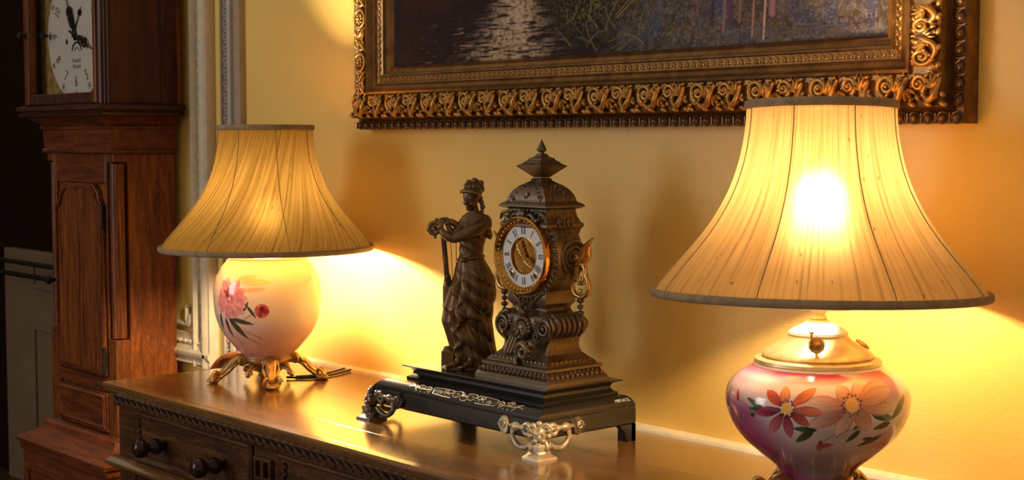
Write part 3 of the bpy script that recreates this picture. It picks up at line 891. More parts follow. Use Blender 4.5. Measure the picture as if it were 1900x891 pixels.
# bushes and reeds
bush = np.exp(-(((XX + 1.99) / .10) ** 2 + ((ZZ - 1.735) / .05) ** 2))
blend(C, np.clip(bush * 1.2, 0, 1) * .8, L3(34, 28, 22))
blend(C, bush * sstep(.52, .66, n3) * .8, L3(128, 110, 54))
def stroke(p0, p1, w, col, al=.9, bend=0):
    x0, x1 = min(p0[0], p1[0]) - .03, max(p0[0], p1[0]) + .03
    i0, i1 = np.searchsorted(xs, x0), np.searchsorted(xs, x1)
    z0, z1 = min(p0[1], p1[1]) - .03, max(p0[1], p1[1]) + .03
    j0, j1 = np.searchsorted(zs, z0), np.searchsorted(zs, z1)
    if i1 <= i0 or j1 <= j0:
        return
    sx, sz = XX[j0:j1, i0:i1], ZZ[j0:j1, i0:i1]
    d = np.array(p1) - np.array(p0); L = np.hypot(*d); d = d / L
    t = np.clip(((sx - p0[0]) * d[0] + (sz - p0[1]) * d[1]) / L, 0, 1)
    qx = p0[0] + d[0] * L * t - d[1] * bend * np.sin(pi * t); qz = p0[1] + d[1] * L * t + d[0] * bend * np.sin(pi * t)
    dist = np.hypot(sx - qx, sz - qz)
    m = sstep(w, w * .3, dist) * al * (1 - .5 * t)
    sub = C[j0:j1, i0:i1]
    blend(sub, m, col)
rg = random.Random(3)
for i in range(46):
    bx = rg.uniform(-2.07, -1.83); bz = rg.uniform(1.645, 1.72)
    an = rad(rg.choice([rg.uniform(20, 80), rg.uniform(100, 165)])); L = rg.uniform(.025, .075)
    col = rg.choice([L3(112, 108, 60), L3(88, 94, 66), L3(140, 124, 70), L3(64, 70, 52)])
    stroke((bx, bz), (bx + L * math.cos(an), bz + L * math.sin(an)), rg.uniform(.0013, .0026), col, .85, rg.uniform(-.008, .008))
for x, zb, w, col in ((-1.675, 1.665, .005, (150, 110, 110)), (-1.700, 1.69, .006, (70, 50, 80)), (-1.66, 1.685, .007, (96, 60, 84)), (-1.640, 1.68, .004, (150, 112, 96)), (-1.612, 1.655, .0030, (186, 140, 130)), (-1.588, 1.648, .0030, (226, 190, 180)), (-1.57, 1.69, .009, (170, 130, 140)), (-1.735, 1.70, .004, (130, 86, 80)), (-1.875, 1.715, .006, (90, 60, 56)), (-1.84, 1.715, .005, (90, 60, 56))):
    stroke((x, zb), (x + .012, zb + .20), w, L3(*col), .85)
for i in range(30):
    x = rg.uniform(-1.75, -1.35); z = rg.uniform(1.643, 1.67)
    stroke((x, z), (x + rg.uniform(.02, .06), z + rg.uniform(-.004, .006)), .003, rg.choice([L3(110, 112, 140), L3(120, 104, 60), L3(92, 92, 110)]), .6)
# signature
sig = L3(58, 26, 44)
LET = {'C': [((1, .85), (.3, 1)), ((.3, 1), (0, .6)), ((0, .6), (.1, .1)), ((.1, .1), (.9, .1))],
       'M': [((0, 0), (.1, 1)), ((.1, 1), (.5, .3)), ((.5, .3), (.9, 1)), ((.9, 1), (1, 0))],
       'H': [((0, 0), (0, 1)), ((1, 0), (1, 1)), ((0, .5), (1, .5))],
       'A': [((0, 0), (.5, 1)), ((.5, 1), (1, 0)), ((.2, .4), (.8, .4))],
       'N': [((0, 0), (0, 1)), ((0, 1), (1, 0)), ((1, 0), (1, 1))],
       'Y': [((0, 1), (.5, .4)), ((1.2, 1.1), (.1, -.2))], '.': [((0, 0), (.05, .08))]}
sx0 = -1.437
for chx in 'C.M.HANY.':
    w = .0095 if chx != '.' else .003
    for a, b in LET[chx]:
        stroke((sx0 + a[0] * w, 1.664 + a[1] * .012), (sx0 + b[0] * w, 1.664 + b[1] * .012), .0016, sig, .95)
    sx0 += w + .0035
grid_paint('canvas', V, nu, nv, C, M['paint_oil'], pf, world=True)

# ================================================================== MANTEL CLOCK
mc = thing('mantel_clock', 'dark bronze figural mantel clock with a standing woman beside the dial', 'clock', (-1.938, 1.757, TOP))
bx0, bx1, byh = -.352, .122, .115      # base extents relative to the dial axis
def base_ring(i0, i1, iy, z):
    return [(bx0 + i0, -byh + iy, z), (bx1 - i1, -byh + iy, z), (bx1 - i1, byh - iy, z), (bx0 + i0, byh - iy, z)]
R = [base_ring(.004, .004, .004, .030), base_ring(0, 0, 0, .033), base_ring(0, 0, 0, .058), base_ring(.002, .001, .001, .060)]
for ph in np.linspace(10, 90, 9):
    k = 1 - math.cos(rad(ph)); s_ = math.sin(rad(ph))
    R.append(base_ring(.072 * k, .020 * k, .027 * k, .060 + .024 * s_))
MB().rings(R).build('base', M['black'], mc, smooth=30)
def tier_ring(o, z):
    return [(-.280 - o, -.088 - o, z), (.103 + o, -.088 - o, z), (.103 + o, .088 + o, z), (-.280 - o, .088 + o, z)]
MB().rings([tier_ring(o, z) for o, z in ((0, .083), (.001, .088), (-.004, .090), (-.008, .094), (-.009, .099), (-.006, .103), (.001, .106), (.006, .1075), (.007, .1085), (.006, .110), (-.01, .110))]).build('tier', M['black'], mc, smooth=25)
# bracket feet at the back
for sx, x in ((1, bx1), (-1, bx0)):
    pts = [(0, .031), (-.040, .031), (-.034, .024), (-.030, .022), (-.024, .010), (-.020, .0), (0, 0)]
    mb = MB(); n = len(pts)
    v = [(x, byh + a, z) for a, z in pts] + [(x - sx * .012, byh + a, z) for a, z in pts]
    mb.add(v, [tuple(range(n)), tuple(range(2 * n - 1, n - 1, -1))] + [((i + 1) % n, i, n + i, n + (i + 1) % n) for i in range(n)])
    mb.box(min(x, x - sx * .035), max(x, x - sx * .035), byh - .010, byh, 0, .031)
    mb.build('bracket_foot', M['black'], mc, smooth=0)
# engraved scrollwork on the sloping front
def fs(x, ph):
    """point on the sloping front, ph in degrees"""
    k = 1 - math.cos(rad(ph))
    return (x, -byh + .027 * k - .0003, .060 + .024 * math.sin(rad(ph)) + .0003)
en = MB()
EX = -.085
def eng(pts, r=.0009):
    en.tube([fs(EX + a * 1.15, b) for a, b in pts], r, 5)
def espiral(cx, cp, r0, r1, a0, a1, n=16):
    return [(cx + (r0 + (r1 - r0) * i / (n - 1)) * math.cos(a0 + (a1 - a0) * i / (n - 1)), cp + 1900 * (r0 + (r1 - r0) * i / (n - 1)) * math.sin(a0 + (a1 - a0) * i / (n - 1))) for i in range(n)]
for s in (1, -1):
    eng([(s * .030, 26), (s * .050, 26), (s * .075, 30), (s * .078, 60), (s * .055, 64), (s * .03, 64)])
    eng(espiral(s * .018, 46, .013, .003, 0, 2.6 * pi))
    eng(espiral(s * .088, 42, .009, .002, pi, -1.6 * pi))
    eng(espiral(s * .060, 36, .006, .0015, 0, 3 * pi))
    eng([(s * .085, 42), (s * .11, 40), (s * .13, 46), (s * .138, 40)])
    eng([(s * .024, 50), (s * .038, 44), (s * .048, 48)])
    for k in range(7):
        a = .098 + k * .006
        en.ell(fs(EX + s * a, 40 + (16 if k % 2 else -14)), (.0035, .0006, .0008), E3(0, rad(25 * (1 if k % 2 else -1)), 0), 6, 4)
    for k in range(5):
        en.ell(fs(EX + s * (.030 + k * .006), 46 + (10 if k % 2 else -8)), (.0034, .0006, .0008), E3(0, rad(-30 * (1 if k % 2 else -1)), 0), 6, 4)
for s in (1, -1):
    eng(espiral(s * .108, 52, .008, .0015, 0, s * 2.6 * pi))
    eng(espiral(s * .045, 54, .006, .0012, pi, s * 3 * pi + pi))
    eng([(s * .004, 62), (s * .016, 68), (s * .030, 58), (s * .040, 66)])
    eng([(s * .118, 30), (s * .126, 52), (s * .134, 58)])
eng(espiral(0, 44, .010, .0105, pi, 2 * pi))
for k in range(7):
    a = rad(20 + k * 23)
    eng([(0.003 * math.cos(a), 40 + 5 * math.sin(a)), (.010 * math.cos(a), 40 + 17 * math.sin(a))], .0008)
en.build('engraving', M['engrave'], mc, label='pale engraved scrollwork along the black base')
# stencilled number on the right slope
nrm = Vector((1, 0, .9)).normalized()
ux = Vector((0, 1, 0)); uz = nrm.cross(ux)
rotm = Matrix((ux, uz, nrm)).transposed().to_4x4()
text('1987-0122.', .0085, (bx1 - .0040, .085, .0748), rotm, M['white_enamel'], mc, 'stencilled_number')

# pedestal and case
LV = [(.097, .073, .110), (.097, .073, .116), (.083, .063, .132), (.0865, .0665, .134), (.0865, .0665, .139), (.080, .060, .141), (.076, .056, .147), (.0705, .050, .151), (.067, .047, .154), (.062, .042, .159)]
pd = MB().rects(LV).build('pedestal', M['case_bronze'], mc, smooth=25)
st = MB()
for i in range(16):
    st.ell((-.084 + i * .0112, -.0700 + .0, .124), (.0042, .0036, .0050), E3(rad(30), 0, 0), 6, 4)
    st.ell((-.0785 + i * .0105, -.0655, .1300), (.0026, .0026, .0026), None, 6, 4)
for i in range(11):
    st.ell((.0922, -.0585 + i * .0117, .124), (.0036, .0042, .0050), None, 6, 4)
    st.ell((-.0922, -.0585 + i * .0117, .124), (.0036, .0042, .0050), None, 6, 4)
    st.ell((.0855, -.0535 + i * .0107, .1302), .0026, None, 6, 4)
for i in range(14):
    st.ell((-.068 + i * .0105, -.0560, .1465), (.0040, .0026, .0036), E3(0, rad(30), 0), 6, 4)
for i in range(9):
    st.ell((.0755, -.044 + i * .011, .1465), (.0026, .0042, .0036), E3(rad(30), 0, 0), 6, 4)
st.build('relief_border', M['case_bronze'], pd)['kind'] = 'stuff'
LV = [(.062, .042, .158), (.059, .038, .166), (.0575, .0365, .174), (.059, .037, .183), (.064, .038, .191), (.071, .0405, .199), (.0755, .0425, .207), (.0755, .0425, .214), (.071, .0405, .221), (.060, .035, .227), (.048, .0310, .231), (.044, .029, .236), (.0445, .0295, .241), (.048, .033, .245), (.050, .0355, .248), (.050, .0355, .268), (.047, .032, .274), (.049, .034, .282)]
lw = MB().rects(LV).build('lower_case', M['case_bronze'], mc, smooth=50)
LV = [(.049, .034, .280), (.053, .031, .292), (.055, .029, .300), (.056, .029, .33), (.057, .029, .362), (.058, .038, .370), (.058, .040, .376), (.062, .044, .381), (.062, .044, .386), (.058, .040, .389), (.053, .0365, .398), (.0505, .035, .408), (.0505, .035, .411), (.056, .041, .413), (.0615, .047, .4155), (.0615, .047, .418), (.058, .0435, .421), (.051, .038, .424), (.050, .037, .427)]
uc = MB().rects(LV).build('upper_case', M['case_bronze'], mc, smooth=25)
dm_ = [(.050, .037, .424), (.049, .037, .430), (.0455, .035, .437), (.039, .031, .445), (.030, .025, .452), (.020, .0175, .457), (.013, .0125, .461), (.0135, .0135, .463), (.0105, .0105, .465), (.0105, .0105, .468)]
dome = MB().rects(dm_).build('dome', M['case_bronze'], mc, smooth=50)
pc = MB()
for s in (1, -1):
    for k in range(4):
        z = .427 + k * .0065; x = (.036 - k * .0075)
        pc.tube(spiral((s * x, -.0372 + k * .0038, z + .003), .007, .0015, 0, s * 3 * pi, 14), .0014, 5)
        pc.tube(spiral((.0497 - k * .0052, s * (.020 - k * .005), z + .003), .006, .0015, 0, s * 3 * pi, 14, u=(0, 1, 0)), .0014, 5)
pc.ell((0, -.037, .436), (.006, .002, .007), None, 8, 5)
pc.build('pierced_scrollwork', M['case_bronze'], dome)
fin = MB().rects([(.011, .011, .467), (.014, .014, .470), (.0305, .0305, .4845), (.0318, .0318, .486), (.0305, .0305, .4875), (.0255, .0255, .490), (.0215, .0215, .494), (.017, .017, .497), (.016, .016, .500), (.009, .009, .503), (.0065, .0065, .508)])
fin.lathe([(.005, .507), (.0045, .511), (.0082, .5125), (.0088, .515), (.0065, .520), (.0032, .527), (.0, .5345)], 20)
fin.build('finial', M['case_bronze'], mc, smooth=30)
# drum round the movement
DZc = .330
FR = Matrix.Translation((0, 0, DZc)) @ Matrix.Rotation(rad(90), 4, 'X')   # lathe axis -> -y
drum = MB().lathe([(.060, -.034), (.074, -.030), (.079, -.022), (.079, .028), (.076, .033), (.074, .036), (.074, .040), (.060, .041), (.034, .041), (.034, .0305), (.0, .0302)], 64, FR).build('drum', M['case_bronze'], mc, smooth=40)
rope = MB()
for k in range(46):
    a = 2 * pi * k / 46
    rope.ell((.0765 * math.cos(a), -.036, DZc + .0765 * math.sin(a)), (.0058, .0042, .0032), E3(0, -a + rad(25), 0), 6, 4)
rope.build('rope_border', M['case_bronze'], drum)
for s in (1, -1):
    sw = MB()
    for k, rr_ in enumerate((.030, .020, .011)):
        sw.tube(spiral((s * .0795, .004, DZc - .002), rr_, rr_ * .9, rad(20), rad(340), 24, u=(0, 1, 0)), .0028, 6)
    sw.ell((s * .0795, .004, DZc), (.004, .006, .006), None, 8, 6)
    sw.tube(spiral((s * .064, .010, .388), .010, .003, 0, 3 * pi, 16, u=(0, 1, 0)), .002, 6)
    sw.tube(spiral((s * .064, -.012, .388), .010, .003, pi, -2 * pi, 16, u=(0, 1, 0)), .002, 6)
    sw.build('side_scrollwork', M['case_bronze'], drum)
bz = MB().lathe([(.0685, .034), (.0700, .038), (.0705, .046), (.0692, .052), (.0665, .0545), (.0645, .0535), (.0630, .0500), (.0575, .0450), (.0555, .0435), (.0555, .040)], 96, FR).build('bezel', M['brass_polish'], mc, smooth=30, label='polished brass bezel round the white dial')
bb = MB()
for k in range(44):
    a = 2 * pi * k / 44
    bb.ell((.0605 * math.cos(a), -.0485, DZc + .0605 * math.sin(a)), .0021, None, 7, 5)
bb.build('beading', M['brass'], bz)
dl = MB().lathe([(.0320, .0395), (.0562, .0395), (.0562, .0425), (.0320, .0425)], 96, FR, cap=False).build('dial', M['white_enamel'], mc, smooth=30, label='white enamel chapter ring with black Roman numerals')
MB().lathe([(.0322, .0428), (.0330, .0436), (.0318, .0440), (.0310, .0430), (.0312, .0320), (.0, .0318)], 64, FR, cap=False).build('centre_well', M['brass'], dl, smooth=40)
gr = MB()
gr.lathe([(.0, .0318), (.022, .0318), (.022, .0335), (.0, .0335)], 40, Matrix.Translation((0, 0, -.006)) @ FR)
gr.build('centre_plate', M['white_enamel'], dl)
gw = MB()
def gear(cx, cz, r, y, n):
    gw.tube([(cx + r * math.cos(t), y, cz + r * math.sin(t)) for t in np.linspace(0, 2 * pi, 25)[:-1]], .0013, 5, closed=True)
    for k in range(5):
        a = 2 * pi * k / 5
        gw.tube([(cx, y, cz), (cx + r * math.cos(a), y, cz + r * math.sin(a))], .0009, 5)
    for k in range(n):
        a = 2 * pi * k / n
        gw.ell((cx + r * 1.08 * math.cos(a), y, cz + r * 1.08 * math.sin(a)), .0013, None, 5, 3)
gear(-.004, DZc + .014, .011, -.0355, 22)
gear(.012, DZc + .006, .007, -.0345, 14)
gw.ell((-.010, -.037, DZc - .001), .0036, None, 8, 5); gw.ell((.013, -.037, DZc + .001), .0034, None, 8, 5); gw.ell((.006, -.037, DZc + .020), .003, None, 8, 5)
gw.build('escapement', M['brass'], dl)
for x in (-.031, .031):
    MB().lathe([(.0055, .0425), (.0058, .0438), (.0045, .0442), (.0040, .0436), (.0, .0434)], 20, Matrix.Translation((x, 0, -.0335)) @ FR).build('winding_arbor', M['brass'], dl)
    MB().ell((x, -.0442, DZc - .0335), (.003, .0008, .003), None, 10, 5).build('winding_square', M['ink'], dl)
ROM = ['XII', 'I', 'II', 'III', 'IIII', 'V', 'VI', 'VII', 'VIII', 'IX', 'X', 'XI']
def roman(s):
    mb = MB(); x = 0; pcs = []
    for c in s:
        if c == 'I':
            pcs.append((x, 'I')); x += .0030
        else:
            pcs.append((x, c)); x += .0056
    w = x - .0030 if s[-1] == 'I' else x - .0056
    h = .0066
    for px, c in pcs:
        px = px - w / 2
        def bar(xa, xb, t):
            mb.prism([(xa - t, -h), (xa + t, -h), (xb + t, h), (xb - t, h)], -.0004, 0)
        if c == 'I':
            bar(px, px, .00072)
        elif c == 'V':
            bar(px + .0002, px - .0018, .0008); bar(px + .0002, px + .0020, .0004)
        else:
            bar(px + .0020, px - .0020, .0008); bar(px - .0020, px + .0020, .0004)
    return mb
for h in range(12):
    a = h * pi / 6
    T = Matrix.Translation((0, -.0425, DZc)) @ Matrix.Rotation(a, 4, 'Y') @ Matrix.Translation((0, 0, .0445))
    m2 = MB(); m2.merge(roman(ROM[h]), T); m2.build('roman_numeral', M['ink'], dl, smooth=0)
mt = MB()
for k in range(60):
    a = 2 * pi * k / 60
    T = Matrix.Translation((0, -.0425, DZc)) @ Matrix.Rotation(a, 4, 'Y')
    mt.box(-.0002, .0002, -.0003, 0, .0540, .0550, T)
mt.build('minute_track', M['ink'], dl, smooth=0)
hand('hour_hand', rad(-27), .038, .0013, ((.40, .0040), (.58, .0034), (.22, .003)), -.0465, M['brass'], dl, 0, DZc)
hand('minute_hand', rad(122), .049, .0012, ((.30, .0042), (.45, .0038), (.62, .003)), -.0480, M['brass'], dl, 0, DZc)
# front relief ornament on the case
for s in (1, -1):
    rl = MB()
    rl.tube(spiral((s * .054, -.0440, .205), .016, .003, rad(90 - s * 70), rad(90 - s * 70) + s * rad(640), 30), [.004, .003, .002], 7)
    rl.ell((s * .054, -.0455, .205), .0042, None, 8, 6)
    rl.tube(smooth_path([(s * .046, -.036, .170), (s * .052, -.040, .180), (s * .066, -.044, .192), (s * .070, -.045, .208), (s * .060, -.043, .222), (s * .044, -.036, .228)], 5), .0028, 6)
    rl.tube(smooth_path([(s * .008, -.036, .236), (s * .020, -.036, .250), (s * .036, -.037, .262), (s * .046, -.036, .272)], 5), [.002, .0035, .002], 6)
    for k in range(6):
        a = rad(60 * k)
        rl.ell((s * .033 + .006 * math.cos(a), -.0410, .212 + .006 * math.sin(a)), .0034, None, 7, 5)
    rl.ell((s * .033, -.0435, .212), .0036, None, 7, 5)
    rl.tube(spiral((s * .030, -.040, .190), .008, .002, 0, s * 3 * pi, 14), .0018, 6)
    ru = MB()
    ru.tube(smooth_path([(s * .010, -.046, .400), (s * .022, -.046, .402), (s * .034, -.044, .392), (s * .048, -.046, .398)], 5), [.002, .004, .003], 6)
    ru.tube(smooth_path([(s * .060, -.044, .393), (s * .050, -.046, .404), (s * .030, -.042, .408)], 5), [.002, .004, .002], 6)
    rl.build('case_scroll', M['case_bronze'], lw, smooth=60)
    ru.build('crest_scroll', M['case_bronze'], uc, smooth=60)
rl = MB()
# mask with curls, shell, and the curling acanthus below
rl.ell((0, -.044, .198), (.016, .010, .019), None, 14, 10)
rl.ell((0, -.0545, .197), (.003, .004, .006), None, 8, 6)
for s in (1, -1):
    rl.ell((s * .006, -.052, .203), (.0035, .003, .0022), None, 8, 5)
    rl.ell((s * .0075, -.050, .193), (.005, .004, .005), None, 8, 5)
rl.ell((0, -.0525, .187), (.006, .003, .003), None, 8, 5)
for k in range(11):
    a = rad(-10 + k * 20)
    rl.ell((.018 * math.cos(a), -.044, .202 + .019 * math.sin(a)), (.0045, .005, .0045), None, 7, 5)
rl.tube(smooth_path([(0, -.040, .222), (.003, -.047, .230), (-.004, -.050, .240), (0, -.040, .248)], 5), [.004, .0075, .006, .003], 8)
ru = MB()
for k in range(5):
    a = rad(50 + k * 20)
    ru.ell((.010 * math.cos(a), -.050, .394 + .010 * math.sin(a)), (.0035, .003, .007), E3(0, rad(90) - a, 0), 7, 5)
ru.ell((0, -.050, .392), (.006, .005, .006), None, 8, 6)
ru.build('crest_shell', M['case_bronze'], uc, smooth=60)
rl.tube(spiral((.020, -.062, .164), .016, .004, rad(190), rad(-310), 28), [.0075, .006, .0045], 9)
rl.ell((.033, -.056, .176), (.010, .005, .0095), None, 12, 8)
rl.tube(smooth_path([(.004, -.056, .158), (.004, -.064, .147), (.010, -.066, .141)], 5), [.006, .006, .004], 8)
for k in range(9):
    a = rad(190 - k * 26)
    rl.ell((.020 + .0185 * math.cos(a), -.062, .164 + .0185 * math.sin(a)), (.0025, .004, .0025), None, 6, 4)
for x in (-.036, -.028, -.020):
    rl.tube([(x, -.040, .183), (x - .006, -.050, .156)], [.0035, .003], 6)
rl.build('mask_and_scrolls', M['case_bronze'], lw, smooth=60)
# fluting on the sides of the bulge
for s in (1, -1):
    for k in range(6):
        fl = MB()
        y = -.030 + k * .012
        fl.tube(smooth_path([(s * .062, y, .189), (s * .0735, y, .199), (s * .0775, y, .2105), (s * .0725, y, .2215), (s * .058, y * .9, .2285)], 4), [.003, .0048, .0052, .004], 7)
        fl.build('flute', M['case_bronze'], lw, smooth=60)
# gilt side ornaments with bead drops
for s in (1, -1):
    so = MB()
    loop = [(.100, .262), (.113, .266), (.120, .277), (.118, .290), (.112, .302), (.109, .315), (.100, .318), (.091, .315), (.088, .302), (.082, .290), (.080, .277), (.087, .266)]
    P = smooth_path([(s * a, 0, z) for a, z in loop + [loop[0]]], 4)
    so.tube(P[:-1], .0042, 8, closed=True)
    for k, a in enumerate((-60, -30, 0, 30, 60)):
        so.ell((s * (.100 + .010 * math.sin(rad(a))), 0, .282 + .009 * math.cos(rad(a))), (.0026, .0030, .0085), E3(0, rad(a) * s, 0), 7, 5)
    so.ell((s * .100, 0, .272), (.005, .004, .005), None, 8, 5)
    so.tube([(s * .086, 0, .317), (s * .114, 0, .319)], .0045, 8)
    so.tube(spiral((s * .084, 0, .326), .009, .003, 0, s * 2.5 * pi, 16), .0034, 7)
    so.tube(smooth_path([(s * .092, 0, .318), (s * .105, 0, .332), (s * .112, 0, .348), (s * .131, 0, .366)], 5), [.006, .009, .0085, .0015], 8, flat=.6)
    so.tube(smooth_path([(s * .110, 0, .320), (s * .120, 0, .334), (s * .122, 0, .350)], 4), [.004, .006, .002], 7, flat=.6)
    so.tube([(s * .078, 0, .325), (s * .092, 0, .322)], .0055, 8)
    oo = so.build('side_ornament', M['brass'], mc, smooth=60)
    bdz = MB()
    for k, (z, r) in enumerate(((.256, .0072), (.245, .0062), (.234, .0068), (.224, .0052))):
        bdz.lathe([(.001, -r * .75), (r * .7, -r * .5), (r, 0), (r * .7, r * .5), (.001, r * .75)], 14, Matrix.Translation((s * .100, 0, z)))
    bdz.tube([(s * .1, 0, .262), (s * .1, 0, .218)], .0016, 6)
    bdz.build('bead_drop', M['case_bronze'], oo)
# corner feet
def corner_foot(sx):
    f = MB()
    def wing(u, vdir):
        """u: direction of the wing, vdir: outward normal"""
        u = Vector(u); w = Vector(vdir); z = Vector((0, 0, 1))
        P = lambda a, b, c=0: tuple(u * a + w * (.006 + c) + z * b)
        f.tube(spiral(P(.024, .044), .0115, .003, rad(200), rad(-330), 22, u=u, v=z), [.0052, .0038], 8)
        f.tube([P(.030, .047), P(.036, .047), P(.042, .047), P(.048, .047), P(.054, .047), P(.060, .047), P(.066, .047), P(.074, .047)], [.005, .0062, .004, .0075, .0085, .0060, .0038, .003], 9)
        f.tube(smooth_path([P(.012, .024), P(.026, .016), P(.042, .013), P(.056, .020), P(.063, .034), P(.062, .046)], 5), [.005, .0055, .005, .004, .003], 8)
        f.tube(smooth_path([P(.058, .040), P(.064, .028), P(.060, .016)], 4), [.003, .005, .001], 7)
        # heart-shaped leaf end
        hp = [(.070, .047), (.076, .060), (.083, .062), (.090, .056), (.097, .046), (.088, .034), (.078, .030), (.072, .036)]
        n = len(hp)
        vv = [P(a, b, -.002) for a, b in hp] + [P(a, b, .004) for a, b in hp] + [P(.082, .046, .006)]
        f.add(vv, [tuple(range(n))] + [(i, (i + 1) % n, n + (i + 1) % n, n + i) for i in range(n)] + [(n + i, n + (i + 1) % n, 2 * n) for i in range(n)])
        f.tube(spiral(P(.082, .047, .006), .008, .002, 0, 3 * pi, 14, u=u, v=z), .0018, 6)
        f.ell(P(.012, .050), (.008, .008, .008), None, 8, 6)
    wing((-sx, 0, 0), (0, -1, 0))
    wing((0, 1, 0), (sx, 0, 0))
    d = Vector((sx, -1, 0)).normalized()
    D = lambda k, z, t=0: tuple(d * k + Vector((-d.y, d.x, 0)) * t + Vector((0, 0, z)))
    f.ell(D(.006, .040), (.013, .013, .017), None, 14, 10)
    f.ell(D(.019, .037), (.0040, .0040, .0065), None, 8, 6)
    for t in (-1, 1):
        f.ell(D(.016, .044, t * .006), (.0035, .0035, .0025), None, 8, 5)
        f.ell(D(.016, .032, t * .006), (.006, .006, .005), None, 8, 6)
        f.tube(spiral(D(.010, .052, t * .011), .008, .002, 0, t * 3 * pi, 16, u=(-d.y, d.x, 0)), .0032, 7)
        f.tube(smooth_path([D(.012, .030, t * .010), D(.014, .020, t * .014), D(.010, .013, t * .012)], 4), [.004, .005, .003], 7)
    for k in range(7):
        a = rad(-20 + k * 36.7)
        f.ell(D(.008, .044 + .015 * math.sin(a), .016 * math.cos(a)), .0055, None, 8, 6)
    f.ell(D(.014, .026), (.007, .007, .005), None, 8, 6)
    q = .022
    base = [(.021, 0), (.021, .003), (.019, .005), (.014, .010), (.012, .016), (.014, .022), (.012, .026)]
    f.rings([[(sx * .006 + a * x, -.006 + a * y, z) for x, y in ((-1, -1), (1, -1), (1, 1), (-1, 1))] for a, z in base])
    return f
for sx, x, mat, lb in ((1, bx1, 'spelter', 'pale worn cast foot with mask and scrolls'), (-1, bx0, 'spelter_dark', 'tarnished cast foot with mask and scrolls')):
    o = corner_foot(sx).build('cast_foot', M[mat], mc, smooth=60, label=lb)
    o.location = (x - sx * .004, -byh + .004, 0)

